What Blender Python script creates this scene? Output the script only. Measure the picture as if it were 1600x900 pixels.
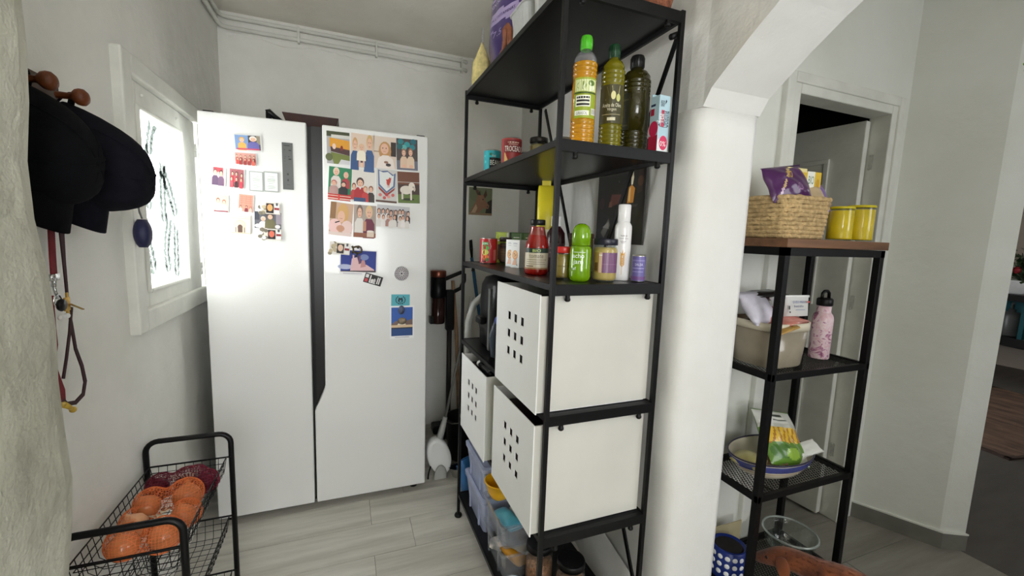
import bpy, bmesh, math, random
from mathutils import Vector, Matrix, Euler
random.seed(7)
D = bpy.data
for o in list(D.objects): D.objects.remove(o)
SC = bpy.context.scene
COL = SC.collection
V = Vector
PI = math.pi

# ------------------------------------------------------------------ camera
YAW, PITCH, ROLL, FPX, CH = 0.3782, 0.1220, 0.0347, 662.48, 1.3346
_f = V((math.sin(YAW), math.cos(YAW), 0)); _r = V((math.cos(YAW), -math.sin(YAW), 0)); _u = V((0, 0, 1))
_f, _u = _f*math.cos(PITCH) - _u*math.sin(PITCH), _u*math.cos(PITCH) + _f*math.sin(PITCH)
_r, _u = _r*math.cos(ROLL) + _u*math.sin(ROLL), _u*math.cos(ROLL) - _r*math.sin(ROLL)
cam = D.cameras.new('camera'); cam_o = D.objects.new('camera', cam); COL.objects.link(cam_o)
cam.sensor_width = 36; cam.lens = FPX/1600*36; cam.clip_start = 0.02
M = Matrix((( _r.x, _u.x, -_f.x, 0), (_r.y, _u.y, -_f.y, 0), (_r.z, _u.z, -_f.z, CH), (0, 0, 0, 1)))
cam_o.matrix_world = M
SC.camera = cam_o
CO = V((0, 0, CH))
def at(px, py, ax, v):                       # the point of a wall, shelf or floor plane seen at a place in the 1600x900 frame
    d = _f + _r*((px-800)/FPX) - _u*((py-450)/FPX)
    i = 'xyz'.index(ax)
    return CO + d*((v-CO[i])/d[i])

# ------------------------------------------------------------------ light
world = D.worlds.new('sky'); SC.world = world; world.use_nodes = True
wn = world.node_tree.nodes; bg = wn['Background']
bg.inputs[0].default_value = (0.92, 0.96, 1.0, 1); bg.inputs[1].default_value = 5.5
def area(name, loc, aim, sx, sy, power, col=(1, 1, 1)):
    l = D.lights.new(name, 'AREA'); l.shape = 'RECTANGLE'; l.size = sx; l.size_y = sy; l.energy = power; l.color = col
    o = D.objects.new(name, l); COL.objects.link(o); o.location = loc
    o.rotation_euler = (V(aim)-V(loc)).to_track_quat('-Z', 'Y').to_euler(); return o
area('daylight_kitchen_window', (0.05, -1.96, 1.25), (0.0, -0.75, 2.6), 1.0, 1.3, 28, (0.985, 0.985, 0.985))
area('daylight_side_window', (-1.25, 2.38, 1.55), (0.6, 1.5, 1.1), 1.3, 1.3, 105, (0.97, 0.985, 1.0))
area('hall_fill', (2.35, -1.0, 1.55), (0.3, 0.95, 1.0), 0.9, 1.2, 13, (0.94, 0.97, 1.0))  # added fill lamp without a window, brightens the hall and left wall
area('living_room_fill', (6.0, 0.2, 2.3), (6.0, 1.6, 0.2), 0.8, 0.8, 14, (0.95, 0.97, 1.0))  # added fill lamp inside the closed room, lifts floor and plant
SC.view_settings.view_transform = 'Standard'; SC.view_settings.look = 'None'
SC.view_settings.gamma = 1.0; SC.view_settings.use_curve_mapping = False
SC.view_settings.exposure = 0.36
try:
    SC.cycles.max_bounces = 10; SC.cycles.transparent_max_bounces = 16; SC.cycles.caustics_reflective = False
    SC.cycles.caustics_refractive = False; SC.cycles.use_denoising = True; SC.cycles.sample_clamp_indirect = 6
except Exception: pass

# ------------------------------------------------------------------ materials
def lin(c):
    return tuple(((x/255)/12.92 if x/255 <= 0.04045 else ((x/255+0.055)/1.055)**2.4) for x in c)
MATS = {}
def mat(name, rgb, rough=0.5, metal=0.0, trans=0.0, ior=1.45, alpha=1.0, spec=0.5, var=0.0, vscale=8.0, bump=0.0, bscale=60.0, emit=0, coat=0.0, sss=0.0):
    if name in MATS: return MATS[name]
    m = D.materials.new(name); m.use_nodes = True; nt = m.node_tree; p = nt.nodes['Principled BSDF']
    c = lin(rgb); p.inputs['Base Color'].default_value = (*c, 1)
    p.inputs['Roughness'].default_value = rough; p.inputs['Metallic'].default_value = metal
    p.inputs['Transmission Weight'].default_value = trans; p.inputs['IOR'].default_value = ior
    p.inputs['Alpha'].default_value = alpha; p.inputs['Specular IOR Level'].default_value = spec
    p.inputs['Coat Weight'].default_value = coat
    tc = nt.nodes.new('ShaderNodeTexCoord')
    if var > 0:
        n = nt.nodes.new('ShaderNodeTexNoise'); n.inputs['Scale'].default_value = vscale; n.inputs['Detail'].default_value = 4
        r = nt.nodes.new('ShaderNodeMapRange'); r.inputs['From Min'].default_value = 0.3; r.inputs['From Max'].default_value = 0.7
        r.inputs['To Min'].default_value = 1-var; r.inputs['To Max'].default_value = 1+var*0.35
        x = nt.nodes.new('ShaderNodeMix'); x.data_type = 'RGBA'; x.blend_type = 'MULTIPLY'; x.inputs['Factor'].default_value = 1
        nt.links.new(tc.outputs['Object'], n.inputs['Vector']); nt.links.new(n.outputs['Fac'], r.inputs['Value'])
        x.inputs[6].default_value = (*c, 1); nt.links.new(r.outputs[0], x.inputs[7]); nt.links.new(x.outputs[2], p.inputs['Base Color'])
    if bump > 0:
        n = nt.nodes.new('ShaderNodeTexNoise'); n.inputs['Scale'].default_value = bscale; n.inputs['Detail'].default_value = 3
        b = nt.nodes.new('ShaderNodeBump'); b.inputs['Strength'].default_value = bump; b.inputs['Distance'].default_value = 0.01
        nt.links.new(tc.outputs['Object'], n.inputs['Vector']); nt.links.new(n.outputs['Fac'], b.inputs['Height']); nt.links.new(b.outputs[0], p.inputs['Normal'])
    if emit: p.inputs['Emission Color'].default_value = (*c, 1); p.inputs['Emission Strength'].default_value = emit
    MATS[name] = m; return m

def plaster(name, rgb, stain, amount, bumpy=0.5):
    m = D.materials.new(name); m.use_nodes = True; nt = m.node_tree; p = nt.nodes['Principled BSDF']
    p.inputs['Roughness'].default_value = 0.75; p.inputs['Specular IOR Level'].default_value = 0.25
    g = nt.nodes.new('ShaderNodeNewGeometry')
    n1 = nt.nodes.new('ShaderNodeTexNoise'); n1.inputs['Scale'].default_value = 2.3; n1.inputs['Detail'].default_value = 6; n1.inputs['Roughness'].default_value = 0.62
    n2 = nt.nodes.new('ShaderNodeTexNoise'); n2.inputs['Scale'].default_value = 5.5; n2.inputs['Detail'].default_value = 3
    n3 = nt.nodes.new('ShaderNodeTexNoise'); n3.inputs['Scale'].default_value = 130; n3.inputs['Detail'].default_value = 2
    for n in (n1, n2, n3): nt.links.new(g.outputs['Position'], n.inputs['Vector'])
    r = nt.nodes.new('ShaderNodeMapRange'); r.inputs['From Min'].default_value = 0.42; r.inputs['From Max'].default_value = 0.75; r.inputs['To Max'].default_value = amount
    nt.links.new(n1.outputs['Fac'], r.inputs['Value'])
    x = nt.nodes.new('ShaderNodeMix'); x.data_type = 'RGBA'; x.inputs[6].default_value = (*lin(rgb), 1); x.inputs[7].default_value = (*lin(stain), 1)
    nt.links.new(r.outputs[0], x.inputs['Factor']); nt.links.new(x.outputs[2], p.inputs['Base Color'])
    a = nt.nodes.new('ShaderNodeMath'); a.operation = 'MULTIPLY_ADD'; a.inputs[1].default_value = 0.06
    nt.links.new(n3.outputs['Fac'], a.inputs[0]); nt.links.new(n2.outputs['Fac'], a.inputs[2])
    b = nt.nodes.new('ShaderNodeBump'); b.inputs['Strength'].default_value = bumpy; b.inputs['Distance'].default_value = 0.03
    nt.links.new(a.outputs[0], b.inputs['Height']); nt.links.new(b.outputs[0], p.inputs['Normal'])
    return m
def grain(name, a, b, sx, sy, sz, rough=0.5, bump=0.1):   # streaky grain in world space, offset per object
    m = D.materials.new(name); m.use_nodes = True; nt = m.node_tree; p = nt.nodes['Principled BSDF']; p.inputs['Roughness'].default_value = rough
    g = nt.nodes.new('ShaderNodeNewGeometry'); oi = nt.nodes.new('ShaderNodeObjectInfo')
    mp = nt.nodes.new('ShaderNodeMapping'); mp.inputs['Scale'].default_value = (sx, sy, sz)
    ad = nt.nodes.new('ShaderNodeVectorMath'); ad.operation = 'ADD'
    mu = nt.nodes.new('ShaderNodeMath'); mu.operation = 'MULTIPLY'; mu.inputs[1].default_value = 37.0
    nt.links.new(oi.outputs['Random'], mu.inputs[0]); nt.links.new(g.outputs['Position'], mp.inputs['Vector'])
    nt.links.new(mp.outputs[0], ad.inputs[0]); nt.links.new(mu.outputs[0], ad.inputs[1])
    n = nt.nodes.new('ShaderNodeTexNoise'); n.inputs['Scale'].default_value = 1; n.inputs['Detail'].default_value = 5; n.inputs['Roughness'].default_value = 0.65
    nt.links.new(ad.outputs[0], n.inputs['Vector'])
    r = nt.nodes.new('ShaderNodeMapRange'); r.inputs['From Min'].default_value = 0.3; r.inputs['From Max'].default_value = 0.7
    nt.links.new(n.outputs['Fac'], r.inputs['Value'])
    x = nt.nodes.new('ShaderNodeMix'); x.data_type = 'RGBA'; x.inputs[6].default_value = (*lin(a), 1); x.inputs[7].default_value = (*lin(b), 1)
    nt.links.new(r.outputs[0], x.inputs['Factor']); nt.links.new(x.outputs[2], p.inputs['Base Color'])
    bb = nt.nodes.new('ShaderNodeBump'); bb.inputs['Strength'].default_value = bump; bb.inputs['Distance'].default_value = 0.002
    nt.links.new(n.outputs['Fac'], bb.inputs['Height']); nt.links.new(bb.outputs[0], p.inputs['Normal'])
    MATS[name] = m; return m
def ink(name, rough, coat=0.0):
    m = D.materials.new(name); m.use_nodes = True; nt = m.node_tree; p = nt.nodes['Principled BSDF']
    p.inputs['Roughness'].default_value = rough; p.inputs['Coat Weight'].default_value = coat
    a = nt.nodes.new('ShaderNodeAttribute'); a.attribute_name = 'Col'; nt.links.new(a.outputs['Color'], p.inputs['Base Color']); MATS[name] = m; return m
INK = ink('printed_ink', 0.4); INKG = ink('printed_ink_glossy', 0.55)
W_KIT = plaster('wall_plaster', (238, 237, 231), (210, 209, 197), 0.45)
W_HALL = plaster('hall_plaster', (228, 229, 222), (206, 206, 192), 0.4, 0.3)
W_CEIL = plaster('ceiling_plaster', (246, 241, 231), (226, 218, 202), 0.5, 0.35)
W_JAMB = plaster('rough_plaster', (206, 205, 190), (150, 148, 128), 0.85, 1.0)
W_WHITE = plaster('white_plaster', (222, 221, 218), (208, 205, 196), 0.5, 0.45)
TILE = grain('grey_wood_tile', (214, 211, 201), (172, 168, 158), 1.6, 16, 1, 0.38, 0.25)
GROUT = mat('grout', (108, 104, 96), 0.9, var=0.2, vscale=20)
STEEL = mat('black_powder_coat', (9, 9, 10), 0.45, spec=0.3, var=0.3, vscale=40, bump=0.03, bscale=400)
BOARD = mat('black_shelf_board', (13, 13, 14), 0.30, spec=0.4, var=0.25, vscale=12)
FRIDGE = mat('fridge_white', (232, 232, 230), 0.28, coat=0.3, var=0.02, vscale=2)
WHITE = mat('white_lacquer', (236, 236, 234), 0.38, var=0.03, vscale=6)
WPAINT = mat('white_paint', (228, 228, 220), 0.5, var=0.10, vscale=10, bump=0.15, bscale=40)
DARK = mat('dark_plastic', (9, 9, 10), 0.4, spec=0.35, var=0.2, vscale=20)
GREYP = mat('grey_panel', (88, 90, 88), 0.35, var=0.1, vscale=10)
CHROME = mat('chrome', (205, 205, 205), 0.2, 1.0, var=0.05, vscale=30)
CLOTHK = mat('black_cotton', (9, 10, 13), 0.95, spec=0.15, var=0.3, vscale=60, bump=0.3, bscale=700)
WOODK = mat('knob_wood', (112, 58, 26), 0.5, var=0.45, vscale=30, bump=0.1, bscale=80)
def clearmat(name, rgb, op, rough=0.08, tint=None, gloss=0.06, coat=0.0):
    """see-through plastic, glass or liquid: tinted see-through share plus a coloured, glossy share"""
    m = D.materials.new(name); m.use_nodes = True; nt = m.node_tree; p = nt.nodes['Principled BSDF']; out = nt.nodes['Material Output']
    p.inputs['Base Color'].default_value = (*lin(rgb), 1); p.inputs['Roughness'].default_value = rough; p.inputs['Coat Weight'].default_value = coat
    tr = nt.nodes.new('ShaderNodeBsdfTransparent'); tr.inputs[0].default_value = (*lin(tint or rgb), 1)
    gl = nt.nodes.new('ShaderNodeBsdfGlossy'); gl.inputs['Roughness'].default_value = rough
    lw = nt.nodes.new('ShaderNodeLayerWeight'); lw.inputs['Blend'].default_value = 0.25
    r = nt.nodes.new('ShaderNodeMapRange'); r.inputs['To Min'].default_value = gloss; r.inputs['To Max'].default_value = min(1, gloss*6)
    nt.links.new(lw.outputs['Facing'], r.inputs['Value'])
    a = nt.nodes.new('ShaderNodeMixShader'); nt.links.new(r.outputs[0], a.inputs[0]); nt.links.new(tr.outputs[0], a.inputs[1]); nt.links.new(gl.outputs[0], a.inputs[2])
    x = nt.nodes.new('ShaderNodeMixShader'); n = nt.nodes.new('ShaderNodeTexNoise'); n.inputs['Scale'].default_value = 25
    mr = nt.nodes.new('ShaderNodeMapRange'); mr.inputs['To Min'].default_value = max(0, op*.85); mr.inputs['To Max'].default_value = min(1, op*1.15)
    tc = nt.nodes.new('ShaderNodeTexCoord'); nt.links.new(tc.outputs['Object'], n.inputs['Vector']); nt.links.new(n.outputs['Fac'], mr.inputs['Value']); nt.links.new(mr.outputs[0], x.inputs[0])
    nt.links.new(a.outputs[0], x.inputs[1]); nt.links.new(p.outputs[0], x.inputs[2]); nt.links.new(x.outputs[0], out.inputs[0])
    MATS[name] = m; return m

CLEAR = clearmat('clear_plastic', (226, 230, 236), 0.10, 0.12, (248, 249, 252))
GLASS = clearmat('clear_glass', (226, 232, 230), 0.02, 0.03, (246, 250, 248), 0.035)

# ------------------------------------------------------------------ mesh helpers
class MB:
    def __init__(s): s.b = bmesh.new()
    def box(s, a, b, mtx=None):
        x0, y0, z0 = a; x1, y1, z1 = b
        vs = [s.b.verts.new(p) for p in ((x0,y0,z0),(x1,y0,z0),(x1,y1,z0),(x0,y1,z0),(x0,y0,z1),(x1,y0,z1),(x1,y1,z1),(x0,y1,z1))]
        for f in ((0,3,2,1),(4,5,6,7),(0,1,5,4),(1,2,6,5),(2,3,7,6),(3,0,4,7)): s.b.faces.new([vs[i] for i in f])
        if mtx is not None:
            for v in vs: v.co = mtx @ v.co
        return s
    def tube(s, pts, r, n=8, closed=False, caps=True, flat=None):
        pts = [V(p) for p in pts]; k = len(pts); rings = []
        prev = None
        for i, p in enumerate(pts):
            if closed: t = (pts[(i+1) % k]-pts[i-1])
            else: t = pts[min(i+1, k-1)]-pts[max(i-1, 0)]
            if t.length < 1e-9: t = V((0, 0, 1))
            t.normalize()
            if prev is None:
                a = V((0, 0, 1)) if abs(t.z) < 0.9 else V((1, 0, 0))
                e1 = t.cross(a).normalized()
            else: e1 = (prev - t*prev.dot(t)).normalized()
            prev = e1; e2 = t.cross(e1)
            rr = r[i] if isinstance(r, (list, tuple)) else r
            w = flat if flat else 1.0
            rings.append([s.b.verts.new(p + e1*(rr*math.cos(2*PI*j/n)) + e2*(rr*w*math.sin(2*PI*j/n))) for j in range(n)])
        for i in range(k if closed else k-1):
            A, B = rings[i], rings[(i+1) % k]
            for j in range(n): s.b.faces.new((A[j], A[(j+1) % n], B[(j+1) % n], B[j]))
        if caps and not closed: s.b.faces.new(rings[0][::-1]); s.b.faces.new(rings[-1])
        return s
    def bar(s, a, b, w, h=None):               # rectangular bar between two points
        a, b = V(a), V(b); t = (b-a).normalized(); h = h or w
        up = V((0, 0, 1)) if abs(t.z) < 0.95 else V((0, 1, 0))
        e1 = t.cross(up).normalized()*w/2; e2 = e1.cross(t).normalized()*h/2
        q = [s.b.verts.new(p+c) for p in (a, b) for c in (-e1-e2, e1-e2, e1+e2, -e1+e2)]
        for f in ((3,2,1,0),(4,5,6,7),(0,1,5,4),(1,2,6,5),(2,3,7,6),(3,0,4,7)): s.b.faces.new([q[i] for i in f])
        return s
    def lathe(s, prof, n=24, c=(0, 0, 0), sy=1.0):
        c = V(c); rings = []
        for r, z in prof:
            if r < 1e-6: rings.append([s.b.verts.new(c+V((0, 0, z)))])
            else: rings.append([s.b.verts.new(c+V((r*math.cos(2*PI*j/n), sy*r*math.sin(2*PI*j/n), z))) for j in range(n)])
        for A, B in zip(rings, rings[1:]):
            for j in range(n):
                k = (j+1) % n
                if len(A) == 1 and len(B) == 1: continue
                if len(A) == 1: s.b.faces.new((A[0], B[k], B[j]))
                elif len(B) == 1: s.b.faces.new((A[j], A[k], B[0]))
                else: s.b.faces.new((A[j], A[k], B[k], B[j]))
        return s
    def prism(s, poly, axis, a, b):            # polygon in the two other axes, extruded along one axis
        def mk(p, v):
            return {'x': (v, p[0], p[1]), 'y': (p[0], v, p[1]), 'z': (p[0], p[1], v)}[axis]
        A = [s.b.verts.new(mk(p, a)) for p in poly]; B = [s.b.verts.new(mk(p, b)) for p in poly]
        n = len(poly); s.b.faces.new(A); s.b.faces.new(B[::-1])
        for i in range(n): s.b.faces.new((A[i], B[i], B[(i+1) % n], A[(i+1) % n]))
        return s
    def ball(s, c, rx, ry=None, rz=None, n=16, m=10, mtx=None):
        ry = ry or rx; rz = rz or rx
        before = len(s.b.verts)
        s.lathe([(max(0.0, math.sin(PI*i/m)) if 0 < i < m else 0.0, -math.cos(PI*i/m)) for i in range(m+1)], n)
        s.b.verts.ensure_lookup_table()
        for v in s.b.verts[before:]:
            p = V((v.co.x*rx, v.co.y*ry, v.co.z*rz))
            if mtx is not None: p = mtx @ p
            v.co = p + V(c)
        return s
    def loft(s, rings, cap0=True, cap1=True):   # list of closed rings of equal length
        R = [[s.b.verts.new(p) for p in r] for r in rings]; n = len(R[0])
        for A, B in zip(R, R[1:]):
            for j in range(n): s.b.faces.new((A[j], A[(j+1) % n], B[(j+1) % n], B[j]))
        if cap0: s.b.faces.new(R[0][::-1])
        if cap1: s.b.faces.new(R[-1])
        return s
    def build(s, name, m, parent=None, smooth=False, bevel=0, bseg=2, solid=0, sub=0, loc=None, rot=None):
        bmesh.ops.recalc_face_normals(s.b, faces=s.b.faces)
        me = D.meshes.new(name); s.b.to_mesh(me); s.b.free()
        o = D.objects.new(name, me); COL.objects.link(o)
        for x in (m if isinstance(m, (list, tuple)) else [m]): me.materials.append(x)
        if smooth: me.polygons.foreach_set('use_smooth', [True]*len(me.polygons))
        if solid: k = o.modifiers.new('thickness', 'SOLIDIFY'); k.thickness = solid; k.offset = 0
        if bevel: k = o.modifiers.new('bevel', 'BEVEL'); k.width = bevel; k.segments = bseg; k.limit_method = 'ANGLE'; k.angle_limit = 0.7
        if sub: k = o.modifiers.new('sub', 'SUBSURF'); k.levels = sub; k.render_levels = sub
        if parent: o.parent = parent
        if loc is not None: o.location = loc
        if rot is not None: o.rotation_euler = rot
        return o
def tag(o, label, cat, group=None, kind=None):
    if label: o['label'] = label
    if cat: o['category'] = cat
    if group: o['group'] = group
    if kind: o['kind'] = kind
    return o
def thing(name, label, cat, loc=(0, 0, 0), rz=0, group=None):
    o = D.objects.new(name, None); COL.objects.link(o); o.location = loc; o.rotation_euler = (0, 0, rz); o.empty_display_size = 0.05
    return tag(o, label, cat, group)
def struct(o): o['kind'] = 'structure'; return o
def stuff(o): o['kind'] = 'stuff'; return o

# flat print (photos, labels, lettering) as thin coloured pieces laid on a surface
_glyph = {}
def text_mesh(t):
    if t not in _glyph:
        cu = D.curves.new('lettering', 'FONT'); cu.body = t; cu.resolution_u = 2; o = D.objects.new('lettering', cu)
        me = o.to_mesh(); vs = [(v.co.x, v.co.y) for v in me.vertices]; fs = [tuple(p.vertices) for p in me.polygons]
        o.to_mesh_clear(); D.objects.remove(o); D.curves.remove(cu)
        x0 = min(v[0] for v in vs); x1 = max(v[0] for v in vs); y0 = min(v[1] for v in vs); y1 = max(v[1] for v in vs)
        _glyph[t] = ([((x-x0), (y-y0)) for x, y in vs], fs, x1-x0, y1-y0)
    return _glyph[t]
def decal(name, parent, shapes, mapf, W, H, m=None, nu=8, step=0.00012):
    vs, fs, cs = [], [], []
    def add(pts, faces, col, k):
        b = len(vs); off = 0.0002+k*step
        for x, y in pts: vs.append(mapf(x*W, y*H, off))
        for f in faces: fs.append(tuple(b+i for i in f)); cs.append(lin(col))
    for k, sh in enumerate(shapes):
        kd = sh[0]
        if kd == 'r':
            _, x0, y0, x1, y1, c = sh; n = max(1, int(round(abs(x1-x0)*nu)))
            pts = [(x0+(x1-x0)*i/n, y) for y in (y0, y1) for i in range(n+1)]
            add(pts, [(i, i+1, n+2+i, n+1+i) for i in range(n)], c, k)
        elif kd == 'e':
            _, cx, cy, rx, ry, c = sh; n = 14
            add([(cx+rx*math.cos(2*PI*i/n), cy+ry*math.sin(2*PI*i/n)) for i in range(n)], [tuple(range(n))], c, k)
        elif kd == 'p': add(sh[1], [tuple(range(len(sh[1])))], sh[2], k)
        elif kd == 't':
            _, t, x, y, h, c = sh[:6]; pts, faces, tw, th = text_mesh(t); s = h*H/th; w = sh[6] if len(sh) > 6 else None
            sx = (w*W/tw) if w else s
            rot = len(sh) > 7 and sh[7]
            if rot: add([(x-py*s/W, y+px_*sx/H) for px_, py in pts], faces, c, k)
            else: add([(x+px_*sx/W, y+py*s/H) for px_, py in pts], faces, c, k)
    me = D.meshes.new(name); me.from_pydata([tuple(v) for v in vs], [], fs)
    a = me.color_attributes.new('Col', 'FLOAT_COLOR', 'CORNER')
    for p in me.polygons:
        for li in p.loop_indices: a.data[li].color = (*cs[p.index], 1)
    me.materials.append(m or INK); o = D.objects.new(name, me); COL.objects.link(o); o.parent = parent; return o
def plane_map(o, u, v):
    o, u, v = V(o), V(u).normalized(), V(v).normalized(); n = u.cross(v)
    return lambda x, y, k: o + u*x + v*y + n*k
def cyl_map(r, mid, W, z0):     # label centred on angle mid, u runs anticlockwise seen from above
    return lambda x, y, k: V(((r+k)*math.cos(mid+(x-W/2)/r), (r+k)*math.sin(mid+(x-W/2)/r), z0+y))
def facecam(x, y): return math.atan2(-y, -x)     # angle on a round thing at (x, y) that faces the kitchen side

# =================================================================== SETTING
CEIL = 2.48
WL = -0.62          # kitchen side of the left wall
# floor base + planks
floor = struct(MB().box((-2.2, -2.3, -0.12), (8.2, 4.2, -0.004)).build('floor', GROUT))
def plank_mesh(w, h):
    b = MB(); b.box((0.001, 0.001, -0.004), (w-0.001, h-0.001, 0.0)); bmesh.ops.recalc_face_normals(b.b, faces=b.b.faces)
    me = D.meshes.new('tile'); b.b.to_mesh(me); b.b.free(); me.materials.append(TILE); return me
_pm = {}
def tile(x0, y0, x1, y1):
    k = (round(x1-x0, 3), round(y1-y0, 3))
    if k[0] < 0.02 or k[1] < 0.02: return
    if k not in _pm: _pm[k] = plank_mesh(*k)
    o = D.objects.new('tile', _pm[k]); COL.objects.link(o); o.parent = floor; o.location = (x0, y0, 0)
def tiles(X0, X1, Y0, Y1, rowy, rh, plen, offs):
    r0 = math.floor((Y0-rowy)/rh)
    for r in range(r0, r0+200):
        a, b = max(Y0, rowy+r*rh), min(Y1, rowy+(r+1)*rh)
        if a >= Y1: break
        off = offs[r % len(offs)]; c = math.floor((X0-off)/plen)
        for q in range(c, c+60):
            l, h = max(X0, off+q*plen), min(X1, off+(q+1)*plen)
            if l >= X1: break
            tile(l, a, h, b)
tiles(-0.64, 1.12, -0.4, 2.87, 1.69, 0.20, 0.9, [0.27, 0.10])
_pm.clear(); TILE = grain('hall_floor_tile', (150, 146, 135), (118, 114, 104), 1.6, 14, 1, 0.42, 0.2)
tiles(1.12, 2.56, 0.0, 1.21, 1.005, 0.45, 0.9, [1.55, 1.98])
tiles(1.50, 2.56, 1.21, 2.2, 1.005, 0.45, 0.9, [1.55, 1.98])
RUGF = grain('dark_grey_tile', (92, 88, 82), (70, 66, 60), 2, 9, 1, 0.45, 0.1)
struct(MB().box((2.56, -0.6, -0.004), (8.1, 4.1, 0.0)).build('trim_1', RUGF))

struct(MB().box((-2.2, -2.3, CEIL), (8.2, 4.2, CEIL+0.1)).build('ceiling', W_CEIL))
# left wall with window opening
wy0, wy1, wz0, wz1 = 1.70, 2.36, 1.05, 1.79
b = MB(); X0, X1 = -0.92, WL
b.box((X0, 0.98, 0), (X1, wy0, CEIL)); b.box((X0, wy1, 0), (X1, 2.95, CEIL)); b.box((X0, wy0, 0), (X1, wy1, wz0)); b.box((X0, wy0, wz1), (X1, wy1, CEIL))
struct(b.build('wall_left', W_KIT))
b = MB(); N = 26                        # rough plastered end of the nearer, thicker wall
prof = [(-1.4, 1.0), (-0.52, 1.0), (-0.495, 0.995), (-0.483, 0.98), (-0.478, 0.95), (-0.476, 0.72), (-0.48, 0.45), (-0.49, 0.0), (-0.50, -2.0), (-1.4, -2.0)]
rings = []
for i in range(N+1):
    z = CEIL*i/N; w = 0.006*math.sin(z*7+1)+0.004*math.sin(z*17) - 0.004*(1.2-z)
    rings.append([V((x+(w if x > -0.56 else 0), y+(0.5*w if 0.9 < y and x > -0.6 else 0), z)) for x, y in prof])
struct(b.loft(rings).build('wall_left_front', W_JAMB, smooth=False))
struct(MB().box((-0.95, 2.85, 0), (1.6, 3.05, CEIL)).build('wall_back', W_KIT))
# right wall: runs back from the pillar at a slight angle
RW0, RW1 = V((0.885, 0.93)), V((1.165, 2.86))
b = MB(); N = 30
foot = [(1.165, 2.86), (0.900, 1.04), (0.896, 0.995), (0.898, 0.970), (0.903, 0.953), (0.912, 0.941), (0.926, 0.933), (0.95, 0.93), (1.10, 0.93), (1.115, 0.934), (1.12, 0.95), (1.12, 1.22), (1.50, 1.22), (1.50, 2.86)]
rings = []
for i in range(N+1):
    z = 1.70*i/N; w = (0.006*math.sin(z*5)+0.003*math.sin(z*13+1))*min(1, (1.70-z)*4) + (0.022*max(0, 0.55-z)/0.55)
    rings.append([V((x+(w if 1 <= k <= 7 else 0), y, z)) for k, (x, y) in enumerate(foot)])
b.loft(rings)
o = struct(b.build('wall_right', W_WHITE, smooth=True)); o.data.shade_auto_smooth(angle=0.6) if hasattr(o.data, 'shade_auto_smooth') else None
b = MB(); b.prism([(1.165, 2.86), (0.900, 1.04), (0.899, 0.98), (0.906, 0.93), (1.119, 0.93), (1.12, 1.22), (1.50, 1.22), (1.50, 2.86)], 'z', 1.70, CEIL)
struct(b.build('wall_right_upper', W_WHITE))
arch = [(0.93, 1.70), (0.905, 1.742), (0.86, 1.778), (0.80, 1.826), (0.72, 1.882), (0.62, 1.94), (0.53, 1.975), (0.43, 2.0), (0.33, 2.005), (0.22, 2.0), (0.12, 1.975), (0.03, 1.94), (-0.08, 1.882), (-0.16, 1.826), (-0.22, 1.778), (-0.28, 1.70), (-0.28, 0), (-2.0, 0), (-2.0, CEIL), (0.93, CEIL)]  # unseen near jamb set close to keep front window light off the hall
struct(MB().prism(arch, 'x', 0.906, 1.119).build('wall_arch', W_WHITE))
# low plaster skirting bulge under the black shelf
def rwpt(t, off=0.0): p = RW0.lerp(RW1, t); n = V((-(RW1-RW0).y, (RW1-RW0).x)).normalized(); return p + n*off
sk = MB(); a0, a1 = rwpt(0.05), rwpt(0.98); c0, c1 = rwpt(0.05, 0.035), rwpt(0.98, 0.02)
sk.loft([[(a0.x, a0.y, 0), (c0.x, c0.y, 0), (c0.x+0.004, c0.y, 0.10), (a0.x, a0.y, 0.19)], [(a1.x, a1.y, 0), (c1.x, c1.y, 0), (c1.x+0.004, c1.y, 0.10), (a1.x, a1.y, 0.19)]])
struct(sk.build('baseboard_right', W_WHITE))
# front wall behind the camera with a large window opening
b = MB(); b.box((-2.2, -2.2, 0), (-0.6, -2.0, CEIL)); b.box((0.5, -2.2, 0), (1.3, -2.0, CEIL)); b.box((-0.6, -2.2, 0), (0.5, -2.0, 0.75)); b.box((-0.6, -2.2, 2.15), (0.5, -2.0, CEIL))
b.box((1.3, -2.2, 0), (8.2, -2.0, CEIL))
struct(b.build('wall_front', W_KIT))

# hall: door wall, angled right wall, opening to the living room
DX0, DX1, DH = 1.635, 2.215, 1.915
b = MB(); b.box((1.12, 1.20, 0), (DX0-0.05, 1.28, CEIL)); b.box((DX1+0.05, 1.20, 0), (2.40, 1.28, CEIL)); b.box((DX0-0.05, 1.20, DH+0.03), (DX1+0.05, 1.28, CEIL))
struct(b.build('wall_hall', W_HALL))
H0, H1 = V((2.345, 1.215)), V((2.495, 0.915))
hd = (H1-H0).normalized(); hn = V((-hd.y, hd.x))          # hn points to +x side
def hp(s, t): p = H0 + hd*s + hn*t; return (p.x, p.y)
HL = (H1-H0).length
JX = V((2.572, 0.872)); h2 = V((0.42, -0.9075)).normalized(); JE = JX+h2*1.6
b = MB(); b.prism([hp(-0.03, 0), hp(HL-0.012, 0), hp(HL, 0.006), (JX.x, JX.y), (JX.x+.03, JX.y+.05), hp(-0.03, 0.085)], 'z', 0, CEIL)
b.prism([(JX.x, JX.y), (JX.x+.09, JX.y+.04), (JE.x+.09, JE.y+.04), (JE.x, JE.y)], 'z', 1.905, CEIL)
struct(b.build('wall_hall_right', W_HALL))
BBT = mat('grey_skirting_tile', (122, 120, 112), 0.45, var=0.2, vscale=12)
b = MB(); b.prism([hp(-0.01, -0.008), hp(HL, -0.008), (JX.x+.004, JX.y-.008), (JX.x+.004, JX.y+.004), hp(HL, 0.006), hp(-0.01, 0.0)], 'z', 0, 0.075)
struct(b.build('baseboard_hall', BBT))
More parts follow.
